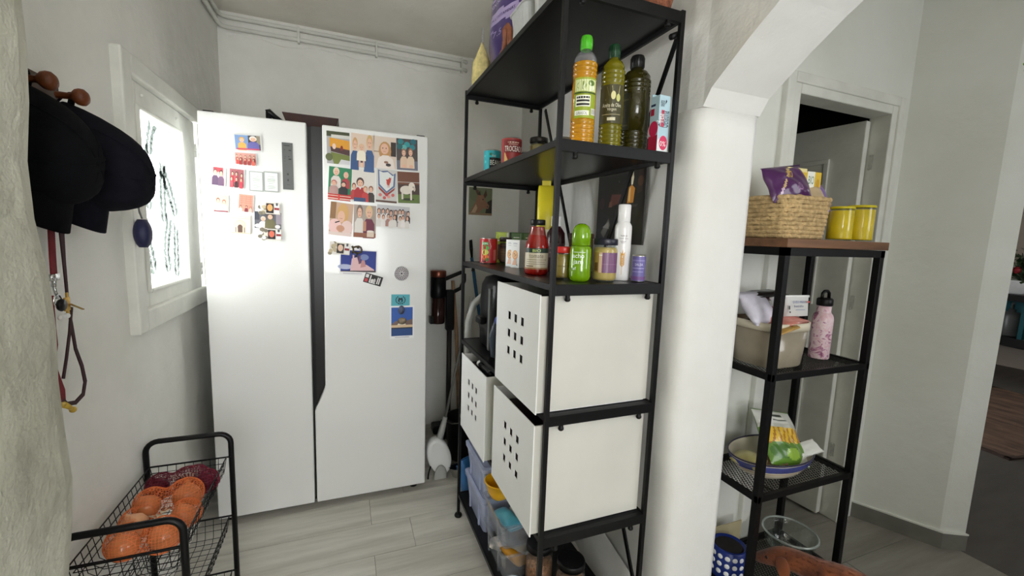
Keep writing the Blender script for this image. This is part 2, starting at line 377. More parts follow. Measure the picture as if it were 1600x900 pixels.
b = MB(); b.prism([hp(-0.01, -0.010), hp(HL, -0.010), (JX.x+.006, JX.y-.010), (JX.x+.006, JX.y+.004), hp(HL, 0.006), hp(-0.01, 0.0)], 'z', 0.075, 0.082)
struct(b.build('trim_2', WPAINT))
# dark store room behind the door and far walls of the living room
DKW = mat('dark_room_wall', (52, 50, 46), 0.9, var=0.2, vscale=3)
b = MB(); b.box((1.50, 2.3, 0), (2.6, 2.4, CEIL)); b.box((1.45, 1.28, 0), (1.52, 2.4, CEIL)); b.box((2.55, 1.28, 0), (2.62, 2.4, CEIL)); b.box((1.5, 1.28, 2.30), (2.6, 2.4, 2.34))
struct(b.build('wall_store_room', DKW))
b = MB(); b.box((7.3, -2.2, 0), (7.5, 4.2, CEIL)); b.box((2.62, 4.0, 0), (7.4, 4.2, CEIL))
struct(b.build('wall_living_room', mat('taupe_wall', (150, 138, 126), 0.85, var=0.1, vscale=4)))

# painted pipes under the ceiling
pp = thing('ceiling_pipes', 'pair of white painted pipes running under the ceiling along the back wall', 'pipe', (0, 0, 0))
for zz, off, nm in ((2.395, 0.016, 'lower_pipe'), (2.447, 0.016, 'upper_pipe')):
    MB().tube([(WL+off, 1.05, zz), (WL+off, 2.79, zz), (WL+off+0.01, 2.82, zz), (WL+0.045, 2.85-off, zz), (0.735, 2.85-off, zz), (0.752, 2.85-off+0.004, zz), (0.756, 2.86, zz)], 0.0115, 8).build('pipe', WPAINT, pp, True)
for px in (467, 588, 722):
    p = at(px, 70, 'y', 2.835)
    MB().box((p.x-0.006, 2.822, 2.375), (p.x+0.006, 2.852, 2.465)).build('pipe_clip', WPAINT, pp, bevel=0.002)
b = MB(); rnd = random.Random(3)
rr = []
for i in range(45):
    x = WL+0.05+(0.735-WL-0.05)*i/44; z = 2.352+0.010*rnd.random()+(0.010*math.sin(i*0.5)); dpt = 0.004+0.004*rnd.random()
    rr.append([(x, 2.853, z-0.006), (x, 2.853-dpt, z+0.004), (x, 2.853-dpt, 2.378), (x, 2.853, 2.383)])
b.loft(rr); struct(b.build('trim_3', W_KIT))
hpipe = thing('hall_ceiling_pipe', 'white pipe bend at the ceiling corner of the hall', 'pipe')
MB().tube([(1.3, 1.183, 2.44), (2.28, 1.183, 2.44), (2.315, 1.16, 2.44), (2.42, 0.97, 2.44)], 0.012, 8).build('pipe', WPAINT, hpipe, True)
MB().box((2.19, 1.168, 2.425), (2.205, 1.202, 2.455)).build('pipe_clip', WPAINT, hpipe)

# window in the left wall
wf = struct(thing('window_1', None, None, (WL, 0, 0)))
def frame(mb, x0, x1, a0, a1, c0, c1, w, wb=None):
    wb = wb or w
    mb.box((x0, a0, c0), (x1, a0+w, c1)); mb.box((x0, a1-w, c0), (x1, a1, c1)); mb.box((x0, a0+w, c1-w), (x1, a1-w, c1)); mb.box((x0, a0+w, c0), (x1, a1-w, c0+wb)); return mb
frame(MB(), -0.01, 0.028, 1.625, 2.425, 0.985, 1.845, 0.062, 0.072).build('casing', WPAINT, wf, bevel=0.006)
frame(MB(), -0.03, 0.014, 1.672, 2.372, 1.035, 1.80, 0.016).build('frame', WPAINT, wf, bevel=0.003)
b = MB(); b.box((-0.032, 1.690, 1.055), (0.010, 1.752, 1.780)); b.box((-0.032, 2.140, 1.055), (0.010, 2.318, 1.780)); b.box((-0.032, 1.752, 1.700), (0.010, 2.140, 1.780)); b.box((-0.032, 1.752, 1.055), (0.010, 2.140, 1.112))
sash = b.build('sash', WPAINT, wf, bevel=0.004)
frame(MB(), -0.012, 0.018, 1.742, 2.152, 1.102, 1.712, 0.018).build('glazing_bead', WPAINT, sash, bevel=0.007)
# frosted pane with a leaf pattern
pm = D.materials.new('frosted_leaf_glass'); pm.use_nodes = True; nt = pm.node_tree; nt.nodes.remove(nt.nodes['Principled BSDF']); out = nt.nodes['Material Output']
tr = nt.nodes.new('ShaderNodeBsdfTransparent'); tr.inputs[0].default_value = (0.97, 0.98, 0.98, 1); tl = nt.nodes.new('ShaderNodeBsdfTranslucent'); tl.inputs[0].default_value = (0.93, 0.95, 0.93, 1)
mx = nt.nodes.new('ShaderNodeMixShader'); mx.inputs[0].default_value = 0.35
nt.links.new(tr.outputs[0], mx.inputs[1]); nt.links.new(tl.outputs[0], mx.inputs[2]); nt.links.new(mx.outputs[0], out.inputs[0])
pane = MB().box((-0.020, 1.748, 1.108), (-0.014, 2.144, 1.706)).build('pane', pm, sash)
LEAF = D.materials.new('etched_leaf'); LEAF.use_nodes = True; nt = LEAF.node_tree; nt.nodes.remove(nt.nodes['Principled BSDF']); out = nt.nodes['Material Output']
tr = nt.nodes.new('ShaderNodeBsdfTransparent'); tl = nt.nodes.new('ShaderNodeBsdfTranslucent'); tl.inputs[0].default_value = (0.042, 0.048, 0.045, 1); nt.links.new(tl.outputs[0], out.inputs[0])
b = MB(); rl = random.Random(5)
for k in range(7):
    yy = 1.86+0.22*(k % 3)/2+0.04*rl.random(); zz = 1.10+0.21*(k//3)+0.05*rl.random(); ang = PI/2+rl.uniform(-0.5, 0.5)
    for q in range(10):
        yy += 0.021*math.cos(ang); zz += 0.021*math.sin(ang); ang += rl.uniform(-0.2, 0.2)
        for sg in (-1, 1):
            a = ang+sg*0.75; L = rl.uniform(.042, .056); c = V((0, yy+L/2*math.cos(a), zz+L/2*math.sin(a)))
            if not (1.775 < c.y < 2.12 and 1.13 < c.z < 1.685): continue
            e = V((0, math.cos(a), math.sin(a))); g = V((0, -e.z, e.y))
            pts = [c+e*(L/2)*t+g*w for t, w in ((-1, 0), (-0.3, 0.010), (0.3, 0.0095), (1, 0), (0.3, -0.0095), (-0.3, -0.010))]
            x = -0.0125+0.00002*len(b.b.verts)/6
            b.b.faces.new([b.b.verts.new((x, p.y, p.z)) for p in pts])
stuff(b.build('etched_leaves', LEAF, sash))
for zz in (1.66, 1.14):
    MB().tube([(0.012, 2.312, zz-0.028), (0.012, 2.312, zz-0.001)], 0.006, 8).tube([(0.012, 2.312, zz+0.001), (0.012, 2.312, zz+0.028)], 0.006, 8).build('hinge', WPAINT, wf, True)
for yy in (1.79, 2.10):
    MB().ball((0.012, yy, 1.745), 0.006, n=8, m=6).build('screw', WPAINT, sash, True)
MB().tube([(0.010, 1.712, 1.405), (0.026, 1.712, 1.405)], 0.009, 10).tube([(0.028, 1.712, 1.407), (0.032, 1.690, 1.404), (0.036, 1.640, 1.398)], 0.0045, 8).build('latch', mat('old_brass', (120, 112, 98), 0.4, 0.8, var=0.2, vscale=40), wf, True)
# sunlit white wall of the yard outside
struct(MB().box((-3.6, 0.0, 0.0), (-3.4, 4.2, 1.2)).build('wall_yard', W_WHITE))

# store room door, hinged on its right jamb and swung into the room
dr = struct(thing('door_1', None, None, (0, 0, 0)))
b = MB(); b.box((DX0-0.05, 1.186, 0), (DX0, 1.275, DH+0.045)); b.box((DX1, 1.186, 0), (DX1+0.05, 1.275, DH+0.045)); b.box((DX0, 1.186, DH), (DX1, 1.275, DH+0.045))
b.build('door_frame', WPAINT, dr, bevel=0.004)
b = MB(); b.box((DX0-0.085, 1.178, 0), (DX0-0.04, 1.205, DH+0.075)); b.box((DX1+0.035, 1.178, 0), (DX1+0.075, 1.205, DH+0.075)); b.box((DX0-0.04, 1.178, DH+0.035), (DX1+0.035, 1.205, DH+0.075))
b.build('architrave', WPAINT, dr, bevel=0.005)
lang = math.radians(84)
leaf = MB().box((-0.56, -0.035, 0.012), (0, 0, DH-0.015)).build('door_leaf', WPAINT, dr, bevel=0.003)
leaf.location = (DX1-0.006, 1.262, 0); leaf.rotation_euler = (0, 0, -lang)
b = MB()
for z0, z1 in ((0.2, 0.95), (1.05, 1.75)):
    b.box((-0.46, -0.047, z0), (-0.13, -0.034, z0+0.022)); b.box((-0.46, -0.047, z1-0.022), (-0.13, -0.034, z1)); b.box((-0.46, -0.047, z0+0.02), (-0.438, -0.034, z1-0.02)); b.box((-0.152, -0.047, z0+0.02), (-0.13, -0.034, z1-0.02))
b.build('panel_moulding', WPAINT, leaf, bevel=0.003)
HNG = mat('painted_hinge', (196, 196, 188), 0.45, 0.2, var=0.2, vscale=60)
for zz in (0.35, 1.08, 1.72):
    b = MB(); b.tube([(DX1-0.010, 1.268, zz-0.045), (DX1-0.010, 1.268, zz+0.045)], 0.006, 8); b.box((DX1-0.003, 1.238, zz-0.032), (DX1+0.001, 1.254, zz+0.032))
    for q in (-0.03, 0.03): b.ball((DX1-0.004, 1.248, zz+q), 0.005, n=6, m=4)
    b.build('hinge', HNG, dr)

# =================================================================== FRIDGE
FX0, FX1, FY, FH = -0.536, 0.376, 2.085, 1.786
fr = thing('fridge', 'white double-door fridge freezer covered in photo magnets', 'fridge', (FX0, FY, 0))
W = FX1-FX0
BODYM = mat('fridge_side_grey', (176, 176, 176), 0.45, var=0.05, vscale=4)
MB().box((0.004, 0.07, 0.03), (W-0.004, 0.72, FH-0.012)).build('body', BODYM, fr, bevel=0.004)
ld = MB().box((0, 0, 0.036), (0.390, 0.062, FH)).build('left_door', FRIDGE, fr, bevel=0.006, bseg=3)
rd = MB().prism([(0.399, 0.036), (W, 0.036), (W, FH), (0.452, FH), (0.445, 0.612), (0.440, 0.590), (0.399, 0.492)], 'y', 0, 0.062).build('right_door', FRIDGE, fr, bevel=0.006, bseg=3)
GROOVE = mat('handle_recess', (10, 10, 10), 0.35, 0.0, var=0.2, vscale=6)
MB().box((0.405, 0.040, 0.50), (0.45, 0.066, FH-0.004)).build('handle_recess', GROOVE, fr)
MB().box((0.388, 0.058, 0.03), (0.42, 0.068, FH-0.004)).build('door_gasket', DARK, fr)
MB().box((0.01, 0.085, 0.004), (W-0.01, 0.70, 0.034)).build('plinth', DARK, fr)
for x in (0.04, W-0.05): MB().lathe([(0.018, 0), (0.018, 0.02), (0, 0.02)], 12, (x, 0.060, 0)).build('foot', DARK, fr)
for x in (0.03, W-0.03): MB().box((x-0.02, 0.03, FH-0.012), (x+0.02, 0.12, FH+0.010)).build('hinge_cover', DARK, fr, bevel=0.004)
cp = MB().box((0.295, -0.0025, 1.499), (0.336, 0.002, 1.694)).build('control_panel', GREYP, ld, bevel=0.0008)
pmap = plane_map((0.295, -0.0027, 1.499), (1, 0, 0), (0, 0, 1))
K = (30, 30, 30)
decal('panel_print', ld, [('r', .18, .93, .72, .945, K), ('r', .2, .84, .3, .85, K), ('r', .62, .83, .85, .85, K), ('r', .2, .70, .4, .705, K), ('r', .2, .66, .3, .67, K), ('r', .55, .70, .7, .712, K), ('r', .6, .64, .85, .665, K), ('r', .2, .60, .3, .607, K), ('e', .5, .33, .09, .022, K), ('p', [(.4, .20), (.5, .235), (.6, .20), (.5, .17)], K), ('r', .4, .1, .65, .108, K)], pmap, 0.041, 0.195)

def sp(px, py): return at(px, py, 'y', FY)
SKIN, SK2 = (232, 186, 160), (206, 150, 122)
def person(cx, top, h, hair, shirt, skin=SKIN, w=0.16):
    hr = h*0.20
    return [('p', [(cx-w, top-h), (cx-w*0.95, top-h*.55), (cx-w*.5, top-h*.40), (cx+w*.5, top-h*.40), (cx+w*.95, top-h*.55), (cx+w, top-h)], shirt),
            ('e', cx, top-hr*0.9, w*.62, hr, hair), ('e', cx, top-hr*1.15, w*.46, hr*.78, skin),
            ('e', cx-w*.18, top-hr*1.0, w*.06, hr*.08, (60, 40, 36)), ('e', cx+w*.18, top-hr*1.0, w*.06, hr*.08, (60, 40, 36)),
            ('r', cx-w*.16, top-hr*1.58, cx+w*.16, top-hr*1.5, (170, 80, 76))]
def card(name, label, cat, quad, shapes, thick=0.003, body=(240, 238, 232), group=None, rim=0.0, rnd=0.0, ang=None, lift=0.0):
    tl, tr_, bl = [sp(*q) for q in quad]
    u = (tr_-tl); h = (tl-bl).length; w = u.length
    ang = math.atan2(u.z, u.x) if ang is None else ang
    t = thing(name, label, cat, (bl.x, FY-lift, bl.z), 0, group); t.rotation_euler = (0, -ang, 0)
    n = 5; r = max(rnd, 0.0012); P = []
    for cx, cz, a in ((w-r, r, -90), (w-r, h-r, 0), (r, h-r, 90), (r, r, 180)):
        for i in range(n): th = math.radians(a+90*i/(n-1)); P.append((cx+r*math.cos(th), cz+r*math.sin(th)))
    MB().prism(P, 'y', -thick, -0.0002).build('card', mat('card_%d_%d_%d' % body, body, 0.35, coat=0.2, var=0.03, vscale=20), t)
    m = rim
    decal('photo_print', t, shapes, plane_map((m, -thick, m), (1, 0, 0), (0, 0, 1)), w-2*m, h-2*m, INKG, nu=1)
    return t
B = lambda c: [('r', 0, 0, 1, 1, c)]
GM = 'photo magnets on the left fridge door'
GR_ = 'photo magnets on the right fridge door'
card('photo_magnet', 'wide photo magnet of two people on blue, topmost on left fridge door', 'magnet', ((366, 209), (409, 212), (367, 235)),
     B((120, 150, 196)) + [('r', .52, .0, 1, 1, (66, 60, 58)), ('r', .85, .4, 1, 1, (150, 140, 120))] + person(.27, .86, .9, (214, 160, 70), (226, 168, 84), w=.17) + person(.72, .95, .95, (226, 222, 216), (104, 100, 168), w=.24) + [('r', .05, .0, .95, .10, (196, 70, 96))], group=GM, rim=.004, thick=.005, body=(214, 214, 212))
def crowd(seed, cols, n=10, rows=2):
    r = random.Random(seed); S = []
    for k in range(rows):
        for i in range(n//rows):
            S += person((i+.5)/(n//rows)+r.uniform(-.03, .03), .82-.28*k+r.uniform(-.05, .05), .6, r.choice([(70, 40, 34), (120, 70, 50), (40, 30, 30)]), r.choice(cols), w=.07 if n > 6 else .13)
    return S
card('photo_magnet', 'small wide red group photo magnet below the topmost left door photo', 'magnet', ((366, 237), (401, 240), (367, 257)), B((206, 150, 140)) + crowd(1, [(206, 70, 64), (226, 100, 84), (150, 50, 50)]), group=GM, rim=.003, thick=.005, body=(214, 210, 210))
card('photo_magnet', 'reddish portrait magnet nearest the left edge of the left fridge door, upper', 'magnet', ((327, 259), (351, 262), (329, 289)), B((226, 176, 180)) + [('r', .15, .75, .85, 1, (214, 60, 70))] + person(.3, .9, .9, (90, 40, 50), (86, 62, 92), w=.24) + person(.72, .86, .88, (70, 36, 40), (104, 76, 104), w=.22), group=GM, rim=.0025, thick=.005, body=(214, 210, 210))
card('photo_magnet', 'dark red group portrait magnet right of the upper leftmost portrait', 'magnet', ((357, 262), (381, 265), (358, 292)), B((160, 90, 96)) + crowd(2, [(206, 60, 76), (70, 34, 40), (226, 84, 96)], 6), group=GM, rim=.0025, thick=.005, body=(214, 210, 210))
TX = lambda seed: B((232, 236, 230)) + [('r', .5-w/2, y, .5+w/2, y+.018, (150, 156, 150)) for y, w in [(.86, .4), (.78, .5), (.66, .7), (.61, .6), (.56, .66), (.5, .6), (.40, .4), (.26, .5), (.2, .7), (.12, .6)][seed:]]
card('card_magnet', 'pale magnet with lines of grey text, left one of the pair', 'magnet', ((389, 267), (411, 269), (390, 298)), TX(0), group=GM, rim=.004, thick=.005, body=(160, 164, 160))
card('card_magnet', 'pale magnet with lines of grey text, right one of the pair', 'magnet', ((413, 268), (436, 270), (413, 299)), TX(1), group=GM, rim=.004, thick=.005, body=(160, 164, 160))
card('photo_magnet', 'pink photo magnet of two children, lowest at the left door edge', 'magnet', ((332, 303), (356, 305), (334, 331)), B((240, 190, 166)) + person(.3, .82, .8, (120, 70, 60), (246, 226, 226), w=.22) + person(.72, .74, .74, (150, 80, 70), (240, 200, 206), w=.22) + [('r', 0, 0, 1, .08, (130, 60, 70))], group=GM, rim=.002, thick=.005, body=(222, 214, 212))
card('photo_magnet', 'salmon magnet of a brick building with people, above the arch magnet', 'magnet', ((371, 302), (395, 305), (372, 330)), B((232, 150, 130)) + [('r', .05, y, .95, y+.015, (206, 110, 96)) for y in (.35, .5, .62, .74, .86)] + [('r', x, .4, x+.02, .95, (214, 120, 104)) for x in (.2, .5, .8)] + person(.15, .34, .36, (60, 30, 30), (240, 220, 214), w=.12) + person(.55, .36, .38, (60, 30, 30), (130, 50, 60), w=.12) + person(.85, .30, .3, (60, 30, 30), (236, 190, 180), w=.12), group=GM, rim=.002, thick=.005, body=(222, 214, 212))
card('arch_magnet', 'cream magnet of a building with a tall arch', 'magnet', ((360, 335), (391, 337), (361, 364)),
     B((238, 222, 198)) + [('r', 0, .80, 1, .83, (206, 182, 156)), ('r', 0, .90, 1, .92, (206, 182, 156)), ('e', .48, .45, .30, .30, (214, 192, 166)), ('e', .48, .42, .25, .26, (228, 206, 180)), ('r', .23, .06, .73, .42, (228, 206, 180)), ('e', .48, .34, .13, .15, (92, 66, 56)), ('r', .36, .06, .60, .34, (92, 66, 56)), ('r', .24, .06, .28, .34, (120, 92, 74)), ('r', .68, .06, .72, .34, (120, 92, 74)), ('r', 0, 0, 1, .05, (206, 186, 160))], thick=.006, body=(226, 214, 196), group=GM)
# composite souvenir magnets
def souvenir(label, quad, seed, face, edge):
    r = random.Random(seed)
    S = B((226, 218, 206)) + [('e', r.random()*.34, r.random(), .10, .16, r.choice([(150, 140, 116), (196, 180, 150), (120, 112, 96), (236, 230, 226)])) for _ in range(12)] + [('r', .36, .08, .70, .92, (34, 28, 30)), ('e', .53, .55, .13, .3, face)] + [('r', .74, .1, .96, .9, (240, 238, 236)), ('r', .74, .38, .96, .58, (150, 40, 46)), ('r', .80, .75, .90, 1.0, (90, 90, 96))]
    return card('souvenir_magnet', label, 'magnet', quad, S, thick=.007, body=edge, rnd=.006, group='little souvenir frames on the fridge doors')
card('photo_magnet', 'grey family photo magnet between two souvenir frames on left door', 'magnet', ((398, 330), (440, 333), (398, 356)), B((96, 96, 104)) + [('r', .0, .5, .18, 1, (60, 62, 74)), ('r', .8, .3, 1, 1, (150, 140, 150))] + person(.32, .72, .72, (220, 200, 186), (240, 226, 226), w=.15) + person(.58, .92, .9, (90, 70, 60), (110, 104, 70), w=.2) + [('e', .15, .15, .14, .12, (236, 232, 232)), ('e', .86, .14, .1, .12, (226, 220, 224))], thick=.004, group=GM)
souvenir('small souvenir photo frame at top of the left door stack', ((404, 315), (438, 318), (404, 333)), 3, (236, 160, 96), (200, 190, 176))
souvenir('small souvenir photo frame at bottom of the left door stack', ((406, 357), (440, 359), (407, 374)), 4, (220, 110, 86), (200, 190, 176))
# right door photographs
R1 = dict(group=GR_, rnd=.006, thick=.003)
card('photo_print_magnet', 'photo magnet of a yellow boat house and lawn, first in top row', 'magnet', ((510, 204), (546, 208), (511, 255)),
     B((178, 174, 176)) + [('r', 0, .84, 1, 1, (66, 72, 40)), ('r', .2, .80, 1, .9, (216, 214, 206)), ('p', [(.12, .52), (1, .46), (1, .74), (.12, .80)], (226, 158, 40)), ('p', [(.18, .38), (1, .28), (1, .46), (.16, .53)], (76, 44, 44)), ('p', [(.3, 0), (1, .0), (1, .28), (.16, .36)], (118, 128, 58)), ('p', [(.5, 0), (1, 0), (1, .12), (.62, .15)], (214, 212, 216)), ('e', .32, .54, .08, .09, (238, 206, 186)), ('e', .65, .5, .06, .08, (130, 40, 36)), ('e', .1, .2, .16, .12, (96, 104, 62))], **R1)
card('photo_print_magnet', 'photo magnet of two girls in denim holding a baby', 'magnet', ((547, 207), (583, 212), (548, 260)),
     B((228, 206, 188)) + person(.17, .86, .95, (206, 160, 110), (56, 88, 138), w=.18) + person(.80, .98, 1.1, (214, 176, 116), (58, 92, 142), w=.22) + [('e', .47, .3, .22, .16, (34, 36, 62)), ('r', .34, .02, .42, .2, SKIN), ('r', .52, .02, .60, .2, SKIN)] + person(.45, .70, .5, (226, 190, 150), (246, 236, 216), w=.2), **R1)
card('photo_print_magnet', 'photo magnet of a long haired girl in a pale patterned top', 'magnet', ((584, 212), (619, 216), (584, 262)),
     B((224, 206, 190)) + [('r', .76, .4, 1, .85, (52, 40, 36)), ('r', 0, .5, .3, .54, (176, 150, 130)), ('e', .5, .55, .28, .30, (196, 146, 92)), ('p', [(.1, 0), (.2, .32), (.4, .42), (.66, .42), (.86, .3), (.95, 0)], (240, 228, 220)), ('e', .48, .62, .18, .17, SKIN), ('e', .40, .64, .03, .015, (60, 40, 36)), ('e', .55, .64, .03, .015, (60, 40, 36)), ('r', .42, .53, .54, .54, (190, 90, 86)), ('e', .55, .2, .1, .04, (150, 110, 90)), ('e', .65, .12, .12, .05, (60, 50, 48))], **R1)
card('photo_print_magnet', 'photo magnet of two toddlers under teal leaves', 'magnet', ((620, 216), (653, 219), (620, 265)),
     B((76, 66, 66)) + [('e', x, y, .14, .09, c) for x, y, c in ((.2, .9, (34, 128, 134)), (.5, .82, (40, 150, 156)), (.8, .92, (24, 104, 116)), (.35, .72, (90, 178, 176)), (.75, .74, (32, 130, 140)), (.15, .74, (30, 100, 104)))] + [('r', 0, 0, 1, .3, (110, 112, 128))] + person(.34, .68, .62, (150, 110, 86), (226, 196, 170), w=.18) + person(.66, .70, .64, (160, 116, 90), (232, 206, 180), w=.18) + [('e', .35, .12, .1, .06, SKIN), ('e', .68, .12, .1, .06, SKIN)], **R1)
card('photo_print_magnet', 'photo magnet on green with people behind a red table', 'magnet', ((511, 259), (547, 264), (512, 311)),
     B((40, 130, 88)) + person(.32, .98, .62, (230, 206, 186), (226, 216, 210), w=.22) + person(.75, .88, .5, (226, 180, 160), (176, 60, 66), w=.18) + [('r', 0, 0, 1, .2, (200, 50, 44)), ('r', 0, .03, 1, .06, (240, 214, 200)), ('r', 0, .12, 1, .14, (240, 214, 200)), ('r', .45, 0, .52, .2, (226, 60, 50))] + person(.24, .6, .42, (200, 120, 110), (190, 150, 146), w=.2) + person(.66, .58, .4, (60, 40, 40), (40, 36, 40), w=.2), **R1)
card('photo_print_magnet', 'photo magnet of a family in red football shirts', 'magnet', ((548, 262), (585, 266), (549, 314)),
     B((228, 222, 216)) + [('r', .5, .93, .95, .97, (40, 36, 36))] + person(.1, .55, .5, (130, 80, 60), (190, 60, 60), w=.14) + person(.82, .5, .5, (150, 100, 76), (60, 54, 50), w=.16) + person(.36, .72, .72, (70, 46, 40), (176, 40, 46), w=.26) + person(.58, .48, .48, (190, 140, 100), (196, 60, 60), w=.15) + [('r', .1, 0, .6, .12, (54, 78, 120)), ('p', [(.3, .44), (.36, .36), (.42, .44)], (240, 236, 236))], **R1)
card('photo_print_magnet', 'photo magnet of a white shield crest with a red bird', 'magnet', ((587, 263), (620, 267), (587, 315)),
     B((206, 204, 200)) + [('p', [(.06, .98), (.2, .94), (.5, .97), (.78, .86), (.9, .92), (.88, .5), (.5, .28), (.10, .5)], (92, 110, 150)), ('p', [(.12, .94), (.3, .90), (.52, .93), (.76, .82), (.82, .86), (.8, .52), (.5, .34), (.16, .54)], (226, 230, 228)), ('p', [(.10, .48), (.5, .27), (.9, .48), (.86, .40), (.5, .19), (.12, .40)], (150, 50, 46)), ('e', .56, .62, .08, .1, (190, 60, 44)), ('p', [(.44, .70), (.54, .58), (.50, .70)], (190, 60, 44)), ('p', [(.58, .66), (.70, .78), (.66, .60)], (190, 60, 44)), ('e', .62, .73, .04, .04, (190, 60, 44)), ('r', .54, .46, .56, .56, (190, 60, 44)), ('r', .60, .46, .62, .56, (190, 60, 44))] + crowd(7, [(206, 120, 116), (176, 70, 70)], 5, 1)[:0] + [('e', x, y, .08, .05, c) for x, y, c in ((.2, .22, (214, 120, 116)), (.4, .14, (200, 90, 86)), (.6, .18, (226, 150, 140)), (.8, .24, (206, 100, 96)), (.5, .24, (190, 70, 70)))] + [('r', 0, 0, 1, .06, (96, 70, 60))], **R1)
card('photo_print_magnet', 'photo magnet of a white fluffy dog on grass', 'magnet', ((622, 268), (656, 270), (622, 317)),
     B((70, 48, 40)) + [('r', 0, .6, 1, 1, (112, 66, 44)), ('r', 0, .66, 1, .68, (190, 180, 170)), ('r', 0, 0, 1, .28, (96, 116, 52)), ('e', .45, .12, .3, .04, (40, 50, 24)), ('e', .38, .42, .28, .14, (226, 216, 204)), ('e', .64, .54, .15, .13, (232, 222, 210)), ('r', .16, .12, .24, .4, (220, 210, 198)), ('r', .56, .1, .64, .42, (226, 216, 204)), ('e', .76, .46, .05, .08, (206, 190, 176)), ('e', .70, .52, .02, .02, (40, 30, 30))], **R1)
card('photo_print_magnet', 'photo magnet of a fair girl hugging a pink bundle', 'magnet', ((511, 314), (547, 319), (513, 366)),
     B((206, 170, 146)) + [('r', 0, .5, .25, 1, (150, 110, 70)), ('e', .56, .68, .26, .30, (214, 168, 106)), ('e', .50, .58, .16, .18, SKIN), ('e', .78, .26, .26, .22, (236, 206, 200)), ('e', .25, .28, .28, .22, (244, 204, 200)), ('e', .5, .22, .18, .1, SK2), ('p', [(.25, .36), (.45, .42), (.43, .45), (.25, .40)], (60, 40, 40)), ('r', 0, 0, 1, .1, (236, 214, 208)), ('r', .43, .52, .56, .53, (170, 80, 76))], **R1)
card('photo_print_magnet', 'photo magnet of a man and a fair woman raising drinks', 'magnet', ((551, 319), (586, 322), (552, 370)),
     B((176, 160, 150)) + person(.26, .98, .98, (120, 100, 90), (226, 220, 214), w=.22) + person(.68, .98, 1.0, (226, 196, 140), (110, 40, 66), w=.26) + [('r', 0, 0, 1, .14, (150, 92, 66)), ('r', .42, .2, .56, .5, (196, 140, 110)), ('r', .60, .02, .92, .2, (226, 206, 190)), ('e', .76, .2, .16, .03, (240, 230, 220))], **R1)
card('photo_print_magnet', 'wide photo magnet of a large standing crowd, last in third row', 'magnet', ((588, 319), (639, 324), (588, 352)),
     B((150, 140, 140)) + [('r', 0, .8, 1, 1, (196, 196, 200))] + crowd(11, [(226, 220, 216), (60, 54, 58), (176, 130, 120), (236, 230, 228)], 16, 2), group=GR_, thick=.003)
souvenir('small souvenir photo frame above the castle postcard', ((514, 377), (546, 381), (514, 395)), 5, (236, 200, 176), (190, 170, 140))
pc = card('postcard', 'white bordered postcard of a pink castle under blue sky', 'postcard', ((529, 389), (588, 392), (530, 429)),
     [('r', 0, 0, 1, 1, (238, 236, 238)), ('r', .03, .13, .97, .97, (26, 50, 140)), ('e', .15, .32, .2, .10, (180, 186, 216)), ('e', .65, .72, .12, .12, (120, 136, 190)), ('p', [(.28, .13), (.32, .65), (.46, .72), (.5, .5), (.72, .42), (.92, .24), (.95, .13)], (226, 186, 190)), ('r', .34, .6, .38, .8, (226, 186, 190)), ('r', .5, .45, .55, .78, (120, 76, 92)), ('p', [(.55, .3), (.58, .6), (.66, .6), (.7, .35)], (196, 140, 140)), ('p', [(.03, .13), (.97, .13), (.97, .2), (.03, .16)], (70, 56, 60)), ('r', .1, .05, .6, .07, (176, 176, 190))], thick=.001, lift=0.0001)
# twisted metal magnet on the postcard corner
q = sp(555, 390); hm = thing('metal_magnet', 'dark twisted heart-shaped metal magnet holding up the castle postcard', 'magnet', (q.x, FY-0.0015, q.z))
b = MB(); b.tube([(0.018*math.cos(t)+(-0.012 if i < 9 else 0.012)*0+0.010*math.cos(2*t), -0.006, 0.016*math.sin(t)+0.006*math.sin(3*t)) for i, t in enumerate([2*PI*k/18 for k in range(18)])], 0.0045, 6, closed=True)
b.tube([(-0.004, -0.005, -0.01), (0.006, -0.006, -0.022), (0.002, -0.005, -0.034)], 0.004, 6).ball((0.012, -0.005, 0.010), .006, n=8, m=6)
b.build('heart', mat('dark_bronze', (84, 74, 56), 0.45, 0.7, var=0.4, vscale=60), hm, True)
q1 = sp(572, 426); q2 = sp(600, 433); q3 = sp(567, 441)
card('photo_strip_magnet', 'small black tilted magnet with tiny black and white pictures', 'magnet', ((573, 426), (600, 434), (567, 440)),
     B((26, 22, 24)) + [('r', .05, .1, .22, .45, (190, 60, 70)), ('r', .05, .55, .22, .9, (226, 220, 220)), ('r', .30, .12, .36, .9, (236, 236, 236)), ('e', .46, .35, .08, .2, (226, 220, 216)), ('e', .58, .4, .07, .24, (200, 196, 196)), ('r', .72, .15, .78, .85, (226, 222, 222)), ('r', .82, .15, .88, .85, (226, 222, 222)), ('r', .30, .1, .66, .18, (236, 236, 236))], thick=.004, body=(190, 190, 190))
q = sp(627, 427); rmg = thing('round_magnet', 'round silver engraved calendar-stone magnet on right fridge door', 'magnet', (q.x, FY, q.z))
b = MB(); b.lathe([(0, -0.0002), (.031, -0.0002), (.034, .003), (.034, .010), (.031, .013), (0, .013)], 32)
b.build('disc', mat('pewter_edge', (206, 206, 204), 0.35, 0.4, var=0.1, vscale=40), rmg, rot=(PI/2, 0, 0))
b = MB()
for r, n in ((.029, 24), (.023, 18), (.017, 14), (.010, 8)):
    for k in range(n):
        a = 2*PI*k/n; b.box((-.0024, -.0024, 0), (.0024, .0024, .0016), Matrix.Translation((r*math.cos(a), r*math.sin(a), .013)) @ Matrix.Rotation(a, 4, 'Z'))
for r in (.032, .026, .020, .0135): b.tube([(r*math.cos(2*PI*k/28), r*math.sin(2*PI*k/28), .0134) for k in range(28)], .0009, 4, closed=True)
b.ball((0, 0, .013), .006, .006, .003, 10, 6)
